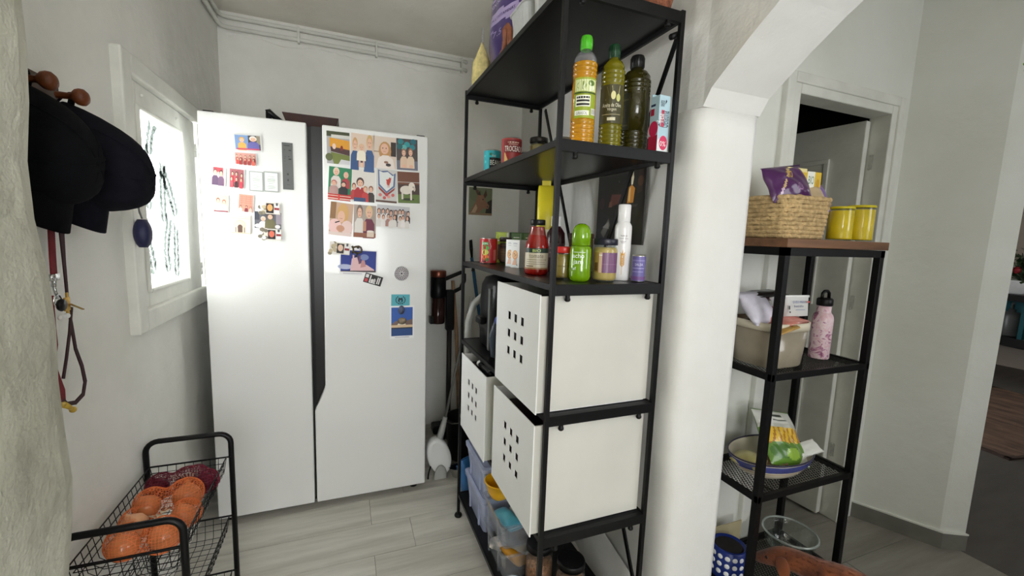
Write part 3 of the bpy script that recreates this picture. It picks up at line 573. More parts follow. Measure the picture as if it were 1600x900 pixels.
stuff(b.build('engraving', mat('engraved_pewter', (96, 88, 92), 0.4, 0.6, var=0.4, vscale=120), rmg, rot=(PI/2, 0, 0)))
card('teal_card', 'teal card with a black laurel wreath emblem', 'card', ((611, 460), (640, 460), (611, 478)),
     B((84, 176, 190)) + [('e', .5, .48, .14, .2, (20, 50, 60)), ('e', .44, .62, .06, .1, (20, 50, 60)), ('e', .56, .62, .06, .1, (20, 50, 60)), ('e', .5, .42, .05, .1, (84, 176, 190)), ('r', .36, .16, .64, .22, (20, 50, 60))] + [('e', .5+s*.25*math.cos(a), .52+.34*math.sin(a), .03, .07, (20, 50, 60)) for s in (-1, 1) for a in (-1.1, -.7, -.3, .1, .5, .9)], thick=.0012)
card('postcard', 'white bordered postcard of a blue harbour, lowest on the right door', 'postcard', ((609, 478), (647, 477), (609, 530)),
     [('r', 0, 0, 1, 1, (240, 240, 242)), ('r', .06, .09, .94, .95, (44, 92, 176)), ('p', [(.06, .45), (.25, .55), (.5, .5), (.94, .6), (.94, .38), (.06, .36)], (120, 96, 90)), ('r', .06, .34, .94, .42, (226, 196, 160)), ('r', .06, .31, .94, .345, (40, 40, 52)), ('r', .06, .09, .94, .31, (30, 70, 130)), ('r', .2, .04, .8, .055, (150, 150, 160)), ('p', [(.3, .42), (.4, .52), (.6, .52), (.66, .42)], (236, 226, 206))], thick=.001, lift=.0013)
def blob_magnet(label, px, py, rx, rz, col):
    q = sp(px, py); t = thing('stone_magnet', label, 'magnet', (q.x, FY-.0024, q.z))
    MB().ball((0, -.005, 0), rx, .006, rz, 14, 8).build('stone', mat('stone_%d' % col[0], col, 0.4, 0.3, var=0.5, vscale=70, bump=0.4, bscale=120), t, True)
    return t
blob_magnet('blue grey oval magnet, upper of two on the harbour postcard', 627, 484, .016, .022, (92, 100, 128))
blob_magnet('round tan and grey magnet, lower of two on the harbour postcard', 628, 501, .021, .017, (150, 134, 112))
t = card('shell_magnet', 'tiny pale lilac flower magnet beside the twisted heart magnet', 'magnet', ((561, 386), (566, 386), (561, 391)), B((206, 206, 230)), thick=.004, body=(206, 206, 226))

# things lying on top of the fridge
tr_ = thing('wooden_tray', 'dark brown wooden tray with sloping sides on top of the fridge', 'tray', (-0.135, 2.37, 1.7755))
WD = grain('dark_wood', (74, 36, 24), (44, 22, 16), 20, 3, 20, 0.45, 0.2)
b = MB(); w0, w1, d0, d1, hh = .09, .118, .12, .15, .075
b.loft([[(-w0, -d0, 0), (w0, -d0, 0), (w0, d0, 0), (-w0, d0, 0)], [(-w1, -d1, hh), (w1, -d1, hh), (w1, d1, hh), (-w1, d1, hh)], [(-w1+.012, -d1+.012, hh), (w1-.012, -d1+.012, hh), (w1-.012, d1-.012, hh), (-w1+.012, d1-.012, hh)], [(-w0+.01, -d0+.01, .012), (w0-.01, -d0+.01, .012), (w0-.01, d0-.01, .012), (-w0+.01, d0-.01, .012)]])
b.build('tray_body', WD, tr_, bevel=.002)
g = thing('bottle_stopper_tool', 'small black curved gadget lying on the fridge top left of the tray', 'gadget', (-0.30, 2.22, 1.7755))
b = MB(); b.tube([(-.012, 0, .062), (-.004, 0, .066), (.018, .01, .050), (.045, .02, .034), (.09, .03, .02)], [.013, .015, .012, .010, .008], 8)
b.tube([(-.004, 0, .0), (-.004, 0, .065)], .012, 8)
b.build('gadget_body', DARK, g, True)

def _inside(sh, u, v):
    k = sh[0]
    if k == 'r': return sh[1] <= u <= sh[3] and sh[2] <= v <= sh[4]
    if k == 'e': return ((u-sh[1])/sh[3])**2+((v-sh[2])/sh[4])**2 <= 1
    if k == 'p':
        c = False; P = sh[1]; j = len(P)-1
        for i in range(len(P)):
            if (P[i][1] > v) != (P[j][1] > v) and u < (P[j][0]-P[i][0])*(v-P[i][1])/(P[j][1]-P[i][1]+1e-12)+P[i][0]: c = not c
            j = i
        return c
    return False
def pillow(name, label, c, u, v, w, h, bulge, col, shapes=(), cat='packet', seed=1, rough=.3, crease=.10, n=34, stand=False, group=None):
    """film packet: two printed, creased skins joined at crimped edges; u, v are the width and height directions"""
    u, v = V(u).normalized(), V(v).normalized(); nn = u.cross(v).normalized(); v = nn.cross(u)
    t = thing(name, label, cat, c, 0, group); r = random.Random(seed); ph = [r.uniform(0, 6.3) for _ in range(8)]
    def surf(a, b, side=1):
        e = 4*a*(1-a)*(1.0 if stand else 1)
        f = (min(1, 2.2*b+.35 if stand else 4*b*(1-b)*1.25)*(min(1, (1-b)*3.2) if stand else 1))
        q = max(0, e)**.55*max(0, min(1, f))**.6
        wr = crease*(math.sin(9*a+6*b+ph[0])*.5+math.sin(17*b-7*a+ph[1])*.35+math.sin(23*a+13*b+ph[2])*.3)*q
        edge = .012*math.sin(11*b+ph[3])*(abs(a-.5)*2)**4
        return u*((a-.5+edge)*w)+v*((b-(0 if stand else .5))*h)+nn*(side*bulge/2*q*(1+wr)+ .02*w*math.sin(3*b+ph[4]))
    flat = [s_ for s_ in shapes if s_[0] != 't']; cl = lin(col)
    bm_ = bmesh.new(); la = bm_.loops.layers.float_color.new('Col')
    for side in (1, -1):
        G = [[bm_.verts.new(surf(i/n, j/n, side)) for i in range(n+1)] for j in range(n+1)]
        for j in range(n):
            for i in range(n):
                q = (G[j][i], G[j][i+1], G[j+1][i+1], G[j+1][i]); f = bm_.faces.new(q if side > 0 else q[::-1]); f.smooth = True
                cc = cl
                if side > 0:
                    for s_ in flat:
                        if _inside(s_, (i+.5)/n, (j+.5)/n): cc = lin(s_[-1])
                for l in f.loops: l[la] = (*cc, 1)
    me = D.meshes.new('film'); bm_.to_mesh(me); bm_.free(); me.materials.append(FILM if rough < .5 else FILMM); o = D.objects.new('film', me); COL.objects.link(o); o.parent = t
    tx = [s_ for s_ in shapes if s_[0] == 't']
    if tx: decal('lettering', t, tx, lambda x, y, k: surf(x/w, y/h, 1)+nn*(k+.0012), w, h, FILMM)
    m = mat(name+'_crimp_%d_%d_%d' % col, col, .4, var=.15, vscale=40)
    if stand: MB().tube([surf(i/12, 1.0, 0)+v*.004 for i in range(13)], .004, 6, flat=.3).build('crimp', m, t)
    else:
        for b_ in (0, 1): MB().tube([surf(i/12, b_, 0) for i in range(13)], .004, 6, flat=.3).build('crimp', m, t)
    return t
FILM = ink('printed_film', .28, .25); FILMM = ink('printed_film_matt', .55)
# =================================================================== BLACK SHELF
SX0, SX1, SY0, SY1 = 0.4896, 0.834, 0.955, 1.825
LV = [1.931, 1.573, 1.215, 0.865, 0.5145, 0.1176]
sh = thing('metal_shelf', 'tall black metal shelf unit with food packets and white boxes', 'shelf', (0, 0, 0))
pw = 0.0065
for i, (x, y) in enumerate(((SX0, SY0), (SX1, SY0), (SX0, SY1), (SX1, SY1))):
    MB().box((x-pw, y-pw, 0.012), (x+pw, y+pw, 1.936)).build('post', STEEL, sh, bevel=.0015)
    MB().lathe([(0, 0), (.017, 0), (.019, .005), (.016, .012), (.007, .016), (0, .016)], 14, (x, y, 0)).build('foot', STEEL, sh, True)
for k, z in enumerate(LV):
    bd = MB().box((SX0-0.002, SY0+0.002, z-0.012), (SX1-0.004, SY1-0.002, z)).build('shelf_board', BOARD, sh, bevel=.0012)
    b = MB()
    b.box((SX0+pw, SY0-0.006, z-0.028), (SX1-pw, SY0+0.006, z+0.001)); b.box((SX0+pw, SY1-0.006, z-0.028), (SX1-pw, SY1+0.006, z+0.001))
    b.box((SX1-0.008, SY0+pw, z-0.024), (SX1+0.002, SY1-pw, z+0.001)); b.box((SX0-0.004, SY0+pw, z-0.016), (SX0+0.005, SY1-pw, z+0.0005))
    b.build('shelf_rail', STEEL, sh, bevel=.001)
    for x in (SX0+.045, SX1-.045):
        for y in (SY0, SY1):
            MB().lathe([(.0065, z-.027), (.0065, z-.034), (.008, z-.036), (.008, z-.041), (.005, z-.044), (0, z-.044)], 10, (x, y, 0)).build('thumb_screw', STEEL, sh, True)
for a, c in (((SX1+.012, SY0+.02, 1.895), (SX1+.012, SY1-.01, 0.17)), ((SX1+.020, SY1-.01, 1.905), (SX1+.020, SY0+.02, 0.19))):
    MB().bar(a, c, .006, .014).build('cross_brace', STEEL, sh)
MB().tube([(SX1-.022, SY0+.012, 1.872), (SX1+.004, SY0+.012, 1.885)], .008, 8).build('brace_bolt', STEEL, sh, True)

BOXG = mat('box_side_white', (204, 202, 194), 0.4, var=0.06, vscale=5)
# white boxes with nine square holes in the front
def holed_box(label, x, y0, z0, w=.325, h=.320, d=.36, tilt=0):
    t = thing('storage_box', label, 'box', (x, y0, z0), 0, 'white storage boxes on the black shelf')
    t.rotation_euler = (0, tilt, 0)
    hs, gp = .0245, .050; cy, cz = w/2, h*.545
    ys = [0]; zs = [0]
    for k in (-1, 0, 1): ys += [cy+k*gp-hs/2, cy+k*gp+hs/2]; zs += [cz+k*gp*1.08-hs/2, cz+k*gp*1.08+hs/2]
    ys.append(w); zs.append(h); b = MB(); T = .003
    for i in range(len(ys)-1):
        for j in range(len(zs)-1):
            if i % 2 == 1 and j % 2 == 1:
                y_, Y_, z_, Z_ = ys[i], ys[i+1], zs[j], zs[j+1]
                for p, q in (((y_, z_), (Y_, z_)), ((Y_, z_), (Y_, Z_)), ((Y_, Z_), (y_, Z_)), ((y_, Z_), (y_, z_))):
                    b.b.faces.new([b.b.verts.new(v) for v in ((0, *p), (0, *q), (T, *q), (T, *p))])
            else:
                for xx in (0, T): b.b.faces.new([b.b.verts.new((xx, a, c)) for a, c in ((ys[i], zs[j]), (ys[i+1], zs[j]), (ys[i+1], zs[j+1]), (ys[i], zs[j+1]))])
    for p, q in (((0, 0), (w, 0)), ((w, 0), (w, h)), ((w, h), (0, h)), ((0, h), (0, 0))):
        b.b.faces.new([b.b.verts.new(v) for v in ((0, *p), (0, *q), (T, *q), (T, *p))])
    bmesh.ops.remove_doubles(b.b, verts=b.b.verts, dist=1e-5)
    b.build('front_panel', WHITE, t)
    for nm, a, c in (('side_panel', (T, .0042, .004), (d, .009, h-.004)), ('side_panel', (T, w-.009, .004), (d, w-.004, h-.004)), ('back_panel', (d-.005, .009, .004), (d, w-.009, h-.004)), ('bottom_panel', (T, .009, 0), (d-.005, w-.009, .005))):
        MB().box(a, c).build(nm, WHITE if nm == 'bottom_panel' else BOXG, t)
    return t
holed_box('white box with nine square holes on the nearest bay, upper, below the jars', .463, .968, .8672, tilt=0)
holed_box('white box with nine square holes on the nearest bay, lower, above the glass jars', .461, .968, .5172)
holed_box('white box with nine square holes on the far bay, beside the broom', .458, 1.375, .5172)
# dark fillers added in the boxes so their square holes read as shaded
def box_filler(name, label, cat, x, y, z, sx, sy, sz, col, rz=0):
    t = thing(name, label, cat, (x, y, z), rz); m = mat(name+'_%d%d%d' % col, col, .5, var=.25, vscale=30)
    b = MB(); rings = []
    for i, (k, s) in enumerate(((0, .96), (.1, 1), (.9, 1), (1, .94))):
        rings.append([(s*sx/2*a, s*sy/2*c, k*sz) for a, c in ((-1, -1), (1, -1), (1, 1), (-1, 1))])
    b.loft(rings); b.build('filler_block', m, t, bevel=.004)
    MB().box((-sx/2*.9, -sy/2*.5, sz), (sx/2*.9, sy/2*.5, sz+.004)).build('filler_cap', m, t)
    return t
box_filler('dark_filler', 'dark filler added to shade the square holes of the upper near box', 'packet', .602, 1.130, .8735, .24, .296, .27, (9, 9, 11))
box_filler('dark_filler', 'dark red filler added to shade the square holes of the lower near box', 'packet', .602, 1.130, .5235, .24, .296, .27, (40, 8, 12))
box_filler('black_filler', 'black filler added to shade the square holes of the far white box', 'bag', .600, 1.537, .5235, .24, .296, .28, (8, 8, 9))
t = thing('knob_gadget', 'white capped black gadget lying on top in the far white box', 'gadget', (.50, 1.47, .821))
MB().tube([(0, .10, .0), (0, -.04, .0)], .010, 8).build('handle', DARK, t, True); MB().ball((0, .115, 0), .012, n=10, m=8).build('white_cap', WHITE, t, True)
MB().box((-.011, -.02, .006), (.011, .05, .011)).build('grey_band', GREYP, t)
# teal basket between the boxes
t = thing('teal_basket', 'small teal woven basket squeezed between the two lower white boxes', 'basket', (.50, 1.298, .5150))
TEAL = mat('teal_plastic', (146, 206, 208), .5, var=.15, vscale=40); b = MB()
b.box((0, 0, 0), (.2, .07, .012)); b.box((0, 0, 0), (.006, .07, .125)); b.box((.2, 0, 0), (.206, .07, .125)); b.box((0, 0, 0), (.2, .005, .125)); b.box((0, .065, 0), (.2, .07, .125)); b.build('basket_body', TEAL, t)
b = MB()
for k in range(7):
    for q in range(6): b.tube([(-.002, .006+q*.0115, .008+k*.017), (-.003, .012+q*.0115, .016+k*.017)], .0028, 5)
stuff(b.build('weave', mat('pale_teal', (206, 232, 232), .5), t))
MB().box((.008, .007, .02), (.198, .063, .118)).build('folded_cloth', mat('green_cloth', (74, 122, 116), .9, var=.5, vscale=90, bump=.5, bscale=200), t)

# far middle bay: appliance, iron, leaflet
t = thing('air_fryer', 'bulky black rounded appliance in the far bay under the tins', 'appliance', (.66, 1.68, .8655))
b = MB(); R = []
for z, s in ((0, .93), (.01, 1), (.2, 1.0), (.26, .96), (.29, .84), (.30, .6)):
    R.append([(s*.115*math.copysign(abs(math.cos(a))**.5, math.cos(a)), s*.115*math.copysign(abs(math.sin(a))**.5, math.sin(a)), z) for a in [2*PI*k/28 for k in range(28)]])
b.loft(R); b.build('housing', DARK, t, True)
MB().box((-.13, -.115, .01), (-.118, -.09, .26)).build('trim_strip', GREYP, t, bevel=.003)
MB().box((-.145, -.03, .10), (-.115, .03, .13)).build('handle', DARK, t, bevel=.006)
t = thing('steam_iron', 'grey and blue steam iron standing on its heel in the far bay', 'iron', (.57, 1.435, .8655), math.radians(200))
IG = mat('iron_grey', (120, 136, 156), .3, var=.2, vscale=20); IB = mat('iron_blue', (40, 70, 190), .35, var=.2, vscale=30)
b = MB(); R = []
for z, w, d, o_ in ((0, .050, .042, 0), (.03, .052, .045, 0), (.12, .045, .034, -.004), (.19, .030, .022, -.012), (.24, .008, .010, -.02)):
    R.append([(d*math.cos(a)+o_, w*math.sin(a), z) for a in [2*PI*k/16 for k in range(16)]])
b.loft(R); b.build('body', IG, t, True)
MB().tube([(.035, 0, .02), (.075, 0, .04), (.085, 0, .11), (.06, 0, .17), (.018, 0, .185)], .014, 10).build('handle', mat('iron_dark', (50, 60, 76), .4, var=.2, vscale=20), t, True)
MB().ball((.06, .012, .165), .02, .02, .024).build('spray_button', IB, t, True)
MB().box((-.052, -.045, .0), (-.044, .045, .2)).build('soleplate', CHROME, t, bevel=.004)
MB().tube([(.07, .0, .03), (.075, .03, .015), (.05, .06, .008), (.0, .065, .008), (-.04, .05, .008)], .004, 6).build('cable', DARK, t, True)
t = thing('red_leaflet', 'narrow red and white striped packet upright beside the upper white box', 'packet', (.520, 1.335, .8655))
MB().box((-.012, -.018, 0), (.012, .018, .155)).build('carton', WHITE, t)
decal('carton_print', t, [('r', 0, 0, 1, .08, (200, 60, 70)), ('r', 0, .3, 1, .36, (226, 120, 124)), ('r', 0, .42, 1, .44, (226, 120, 124)), ('r', 0, .58, 1, .62, (226, 120, 124)), ('r', 0, .8, 1, 1, (214, 76, 84)), ('t', 'SAL', .2, .66, .08, (170, 40, 50), .5)], plane_map((-.0122, .018, 0), (0, -1, 0), (0, 0, 1)), .036, .155)

# ------------------------------------------------------------------ round containers
GOLD = clearmat('sunflower_oil', (250, 190, 40), .35, .08, (255, 214, 90))
OLIVE = clearmat('olive_oil', (122, 116, 20), .75, .08, (170, 160, 40))
DKOIL = clearmat('dark_olive_oil', (48, 44, 12), .9, .10, (90, 80, 20))
def ribbed(r, z0, z1, n, depth=.0032):
    P = []
    for i in range(n):
        a = z0+(z1-z0)*i/n; h = (z1-z0)/n
        P += [(r-depth, a), (r, a+h*.2), (r, a+h*.8), (r-depth, a+h)]
    return P
def oil_bottle(label, x, y, r, h, m, capcol, labelfn, fill=.86, group='oil bottles on the black shelf'):
    t = thing('oil_bottle', label, 'bottle', (x, y, LV[1]+.0005), 0, group)
    zs, zn = h*.76, h*.90
    P = [(0, .003), (r*.6, 0), (r*.95, .004), (r, .012)] + ribbed(r, .014, zs*.32, 5) + [(r, zs*.32), (r, zs*.78), (r-.002, zs*.80), (r, zs*.82)] + ribbed(r, zs*.84, zs, 3) + [(r*.93, zs+h*.035), (r*.72, zs+h*.08), (r*.45, zn-.012), (r*.40, zn), (r*.40, h-.03), (r*.36, h-.012), (0, h-.012)]
    if fill < 1:
        k = next(i for i, p in enumerate(P) if p[1] >= zs-1e-6)
        MB().lathe(P[k:], 28).build('bottle', CLEAR, t, True)
        MB().lathe(P[:k+1]+[(0, zs)], 28).build('oil', m, t, True)
    else: MB().lathe(P, 28).build('bottle', m, t, True)
    cm = mat('cap_%d_%d_%d' % capcol, capcol, .4, var=.1, vscale=20)
    b = MB(); b.lathe([(r*.42, h-.034), (r*.46, h-.033), (r*.46, h-.004), (r*.42, h), (0, h)], 20)
    for k in range(20):
        a = 2*PI*k/20; b.box((-.0008, -.0008, h-.031), (.0008, .0008, h-.006), Matrix.Translation((r*.46*math.cos(a), r*.46*math.sin(a), 0)))
    b.build('cap', cm, t, True)
    labelfn(t, r+.0006, zs*.33, zs*.47, facecam(x, y)); return t
def lab1(t, r, z0, h, ang):
    Wl = 2.0*r
    decal('label', t, [('r', 0, 0, 1, 1, (150, 166, 40)), ('r', .04, .66, .96, .95, (214, 220, 170)), ('e', .32, .8, .2, .10, (120, 146, 50)), ('e', .62, .76, .24, .11, (236, 240, 216)), ('e', .72, .86, .14, .07, (90, 120, 40)), ('r', 0, .6, 1, .64, (60, 80, 24)), ('r', .10, .28, .7, .56, (232, 232, 214)), ('r', .14, .48, .66, .53, (30, 30, 24)), ('r', .14, .40, .66, .45, (30, 30, 24)), ('r', .14, .31, .66, .36, (30, 30, 24)), ('r', .08, .06, .66, .18, (236, 236, 222)), ('t', 'GIRASOL', .14, .08, .07, (60, 80, 30), .44), ('r', .74, .08, .96, .24, (226, 226, 216)), ('r', .78, .1, .8, .22, (30, 30, 30)), ('r', .84, .1, .86, .22, (30, 30, 30)), ('r', .9, .1, .92, .22, (30, 30, 30))], cyl_map(r, ang+.15, Wl, z0), Wl, h, nu=10)
def lab2(t, r, z0, h, ang):
    Wl = 2.2*r
    decal('label', t, [('r', 0, 0, 1, 1, (62, 58, 26)), ('p', [(.1, .62), (.3, .95), (.4, .7)], (150, 142, 96)), ('p', [(.25, .6), (.5, .98), (.55, .66)], (196, 190, 140)), ('p', [(.5, .62), (.8, .98), (.74, .62)], (176, 168, 116)), ('e', .55, .72, .09, .11, (214, 208, 150)), ('e', .74, .66, .08, .10, (196, 196, 120)), ('t', 'Aceite de Oliva', .14, .42, .10, (226, 222, 196), .74), ('t', 'Virgen', .34, .30, .10, (226, 222, 196), .34), ('r', .14, .22, .86, .235, (170, 160, 120)), ('r', .36, .07, .66, .15, (206, 200, 170))], cyl_map(r, ang, Wl, z0), Wl, h, nu=10)
def lab3(t, r, z0, h, ang):
    Wl = 1.2*r
    decal('label', t, [('r', 0, 0, 1, 1, (30, 28, 14)), ('r', .1, .1, .9, .14, (70, 66, 40)), ('r', .1, .8, .9, .84, (70, 66, 40))], cyl_map(r, ang-.9, Wl, z0), Wl, h, nu=10)
oil_bottle('oil bottle with pale golden oil and bright green cap', .592, 1.025, .0315, .280, GOLD, (84, 190, 40), lab1, .86)
oil_bottle('olive oil bottle with dark green cap and olive branch label', .684, 1.032, .0315, .278, OLIVE, (20, 60, 34), lab2, 1)
oil_bottle('widest and darkest oil bottle, ribbed, beside the blue carton', .782, 1.062, .041, .278, DKOIL, (16, 18, 16), lab3, 1)
t = thing('gelatine_carton', 'pale blue and crimson carton beside the darkest oil bottle', 'carton', (.797, .972, LV[1]+.0005), math.radians(3))
CB = mat('pale_blue_card', (176, 204, 216), .5, var=.05, vscale=20)
MB().box((-.012, -.012, 0), (.026, .022, .148)).build('carton', CB, t, bevel=.0008)
MB().box((-.010, .018, .148), (.024, .022, .156)).build('flap', CB, t)
decal('carton_print', t, [('p', [(0, 0), (1, 0), (1, .2), (.5, .3), (0, .2)], (220, 226, 226)), ('e', .55, .17, .38, .13, (206, 30, 84)), ('t', '0%', .25, .11, .09, (240, 236, 236), .55), ('r', .22, .45, .5, .74, (206, 50, 84)), ('t', 'Gelatina', .92, .44, .24, (60, 70, 80), 1.15, True), ('t', 'fresa', .46, .52, .16, (240, 236, 236), .6, True), ('p', [(.5, .84), (.66, .90), (.56, .93)], (20, 30, 50)), ('t', 'neutra', .44, .80, .10, (40, 50, 60), .4, True)], plane_map((-.012, -.0121, 0), (1, 0, 0), (0, 0, 1)), .038, .148)
decal('carton_print', t, [('r', 0, 0, 1, .3, (176, 20, 60)), ('e', .5, .42, .5, .14, (206, 30, 84)), ('r', .1, .66, .5, .78, (176, 20, 60)), ('r', .1, .82, .6, .86, (30, 50, 90))], plane_map((-.0121, .022, 0), (0, -1, 0), (0, 0, 1)), .034, .148)

TINM = mat('tin_metal', (196, 192, 186), .3, 1.0, var=.1, vscale=30)
def tin(name, label, x, y, z, r, h, col, shapes, rot=0, cat='can', group=None, span=PI*1.5):
    t = thing(name, label, cat, (x, y, z+.0005), 0, group)
    MB().lathe([(0, .002), (r*.94, .002), (r*.97, 0), (r, .003), (r, h-.003), (r*.97, h), (r*.93, h-.001), (r*.92, h-.004), (0, h-.004)], 28).build('can', TINM, t, True)
    Wl = span*r
    MB().lathe([(r+.0003, .004), (r+.0003, h-.004)], 28).build('wrapper', mat(name+'_paper_%d%d%d' % col, col, .4, var=.03, vscale=10), t, True)
    decal('label', t, shapes, cyl_map(r+.0006, facecam(x, y)+rot, Wl, .004), Wl, h-.008, INKG, nu=18)
    MB().tube([(.0, 0, h-.003), (r*.45, 0, h-.0025), (r*.55, .006, h-.0025), (r*.55, -.006, h-.0025), (r*.45, 0, h-.0025)], .0012, 5).build('ring_pull', TINM, t)
    return t
tin('bean_can', 'turquoise bean can, far end of the second shelf', .577, 1.722, LV[1], .0355, .108, (44, 176, 186),
    [('r', .5, .06, .84, .72, (16, 16, 18)), ('p', [(.5, .72), (.58, .86), (.76, .86), (.84, .72)], (16, 16, 18)), ('r', .5, .80, .56, .9, (40, 110, 80)), ('t', 'THE', .56, .74, .08, (236, 236, 226), .10), ('t', 'BEANS', .52, .42, .20, (236, 236, 226), .3), ('r', .30, .04, .42, .24, (232, 236, 236)), ('r', .31, .06, .41, .09, (90, 90, 90)), ('r', .31, .12, .41, .15, (90, 90, 90)), ('e', .39, .55, .03, .06, (90, 206, 210)), ('e', .37, .78, .03, .05, (90, 206, 210))], rot=-.35)
tin('tomato_can', 'red can of chopped tomato on the second shelf', .567, 1.478, LV[1], .0365, .108, (156, 48, 48),
    [('r', .30, .72, .76, .94, (120, 30, 32)), ('r', .40, .84, .64, .87, (226, 200, 180)), ('r', .42, .78, .62, .80, (206, 170, 150)), ('p', [(.32, .14), (.40, .24), (.52, .26), (.66, .24), (.76, .14), (.76, .56), (.32, .56)], (214, 172, 104)), ('r', .32, .50, .76, .74, (120, 34, 34)), ('t', 'TROCEADO', .33, .54, .19, (244, 240, 230), .42), ('e', .54, .12, .2, .12, (190, 60, 40)), ('e', .54, .16, .14, .08, (226, 120, 60)), ('r', .3, .0, .8, .05, (150, 40, 40))], rot=.1)
tin('dark_can', 'small navy can standing behind the tomato can', .668, 1.60, LV[1], .032, .09, (24, 34, 44), [('r', .3, .1, .8, .3, (150, 170, 176)), ('r', .3, .42, .8, .6, (28, 60, 110)), ('t', 'ATUN', .4, .66, .14, (200, 206, 206), .2)])
def jar(name, label, x, y, z, r, h, lidcol, fillm, shapes=None, lidh=.014, neck=.88, z0=.2, zl=.6, cat='jar', group=None, glass=True, rot=0, span=PI, lid_metal=0.0):
    t = thing(name, label, cat, (x, y, z+.0005), 0, group); hn = h-lidh
    P = [(0, .002), (r*.85, 0), (r*.97, .004), (r, .010), (r, hn*.82), (r*.96, hn*.88), (r*neck, hn*.94), (r*neck, hn)]
    if glass:
        MB().lathe([p for p in P]+[(r*neck*.9, hn), (0, hn)], 28).build('glass', GLASS, t, True)
        s = .985; MB().lathe([(0, .005), (r*s*.9, .005), (r*s, .012), (r*s, hn*.82), (r*s*neck, hn*.90), (0, hn*.90)], 24).build('filling', fillm, t, True)
    else: MB().lathe(P+[(0, hn)], 28).build('jar_body', fillm, t, True)
    lm = mat('lid_%d_%d_%d' % lidcol, lidcol, .35, lid_metal, var=.1, vscale=20); rl_ = r*neck+.004
    MB().lathe([(rl_*.97, hn-.004), (rl_, hn-.003), (rl_, h-.003), (rl_*.96, h), (rl_*.85, h-.0008), (0, h-.0008)], 28).build('lid', lm, t, True)
    if shapes:
        Wl = span*r; decal('label', t, shapes, cyl_map(r+.0008, facecam(x, y)+rot, Wl, h*z0), Wl, h*(zl), nu=14)
    return t
ASP = mat('pickled_strips', (206, 182, 110), .4, var=.5, vscale=60)
t = jar('asparagus_jar', 'black lidded jar of pale asparagus spears with lime label', .655, 1.436, LV[1], .033, .112, (30, 28, 24), clearmat('brine', (220, 204, 140), .35, .1, (240, 228, 180)),
        [('r', 0, 0, 1, 1, (190, 200, 40)), ('e', .42, .5, .1, .2, (40, 56, 30)), ('r', .05, .05, .3, .4, (236, 238, 226)), ('e', .7, .6, .14, .25, (226, 226, 190))], z0=.04, zl=.36)
for k in range(11):
    a = 2*PI*k/11
    MB().tube([(.024*math.cos(a), .024*math.sin(a), .01), (.025*math.cos(a+.1), .025*math.sin(a+.1), .05), (.024*math.cos(a+.25), .024*math.sin(a+.25), .086)], [.005, .0058, .004], 7).build('spear', ASP, t, True)
jar('small_dark_jar', 'low dark brown jar right of the asparagus jar', .705, 1.335, LV[1], .028, .068, (44, 30, 26), mat('dark_paste', (40, 26, 20), .4, var=.2, vscale=20), [('r', 0, 0, 1, 1, (60, 40, 34))])
jar('grey_lid_jar', 'small jar with pale grey lid half behind the front post', .625, 1.195, LV[1], .026, .062, (120, 126, 126), mat('grey_fill', (110, 104, 96), .4, var=.2, vscale=20), [('r', 0, 0, 1, 1, (150, 150, 146))])

# ------------------------------------------------------------------ jar shelf
Z2 = LV[2]
tin('vegetable_can', 'red can with a green and white food label, far end of the jar shelf', .571, 1.722, Z2, .0365, .108, (176, 30, 34),
    [('p', [(.26, .04), (.42, .04), (.46, .3), (.52, .7), (.46, .96), (.28, .96)], (236, 236, 226)), ('e', .38, .62, .09, .10, (80, 160, 70)), ('e', .37, .44, .09, .12, (196, 206, 90)), ('e', .38, .24, .09, .1, (226, 120, 50)), ('e', .42, .14, .05, .07, (70, 120, 50)), ('r', .29, .74, .45, .86, (60, 150, 80)), ('r', .58, .1, .66, .55, (196, 110, 100)), ('r', .3, .04, .4, .08, (40, 30, 30)), ('t', 'SOPA', .30, .76, .08, (240, 240, 236), .13)], rot=.2)
jar('spice_jar', 'dark brown jar with cream label next to the vegetable can', .640, 1.70, Z2, .026, .112, (40, 26, 24), mat('brown_sauce', (58, 32, 24), .35, var=.3, vscale=30), [('r', 0, 0, 1, 1, (84, 56, 40)), ('r', .1, .1, .9, .75, (112, 84, 60)), ('r', .1, .82, .9, .95, (40, 24, 20)), ('r', .2, .55, .8, .58, (150, 120, 90)), ('r', .2, .4, .8, .42, (150, 120, 90))], z0=.1, zl=.62)
GB = mat('green_card', (66, 104, 30), .5, var=.2, vscale=30)
for k, (lbl, xx, yy, cc) in enumerate((('lime topped carton behind the vegetable can', .655, 1.79, (176, 196, 50)), ('green topped carton behind the brown spice jar', .715, 1.775, (60, 96, 28)), ('green topped carton behind the white biscuit boxes', .745, 1.71, (54, 88, 26)))):
    t = thing('tea_carton', lbl, 'carton', (xx, yy, Z2+.0005), math.radians(-14), 'green topped cartons at the back of the jar shelf')
    MB().box((-.026, -.022, 0), (.026, .022, .135)).build('carton', mat('carton_%d' % cc[0], cc, .5, var=.15, vscale=30), t, bevel=.001)
    MB().box((-.0262, -.0225, .095), (.0262, .0225, .1)).build('band', WHITE, t)
    decal('carton_print', t, [('r', .1, .75, .9, .97, tuple(min(255, c+20) for c in cc)), ('r', .1, .1, .9, .6, (90, 60, 40)), ('r', .25, .82, .75, .85, (226, 230, 200)), ('r', .85, .72, .97, .98, (216, 220, 206))], plane_map((-.026, -.0222, 0), (1, 0, 0), (0, 0, 1)), .052, .135)
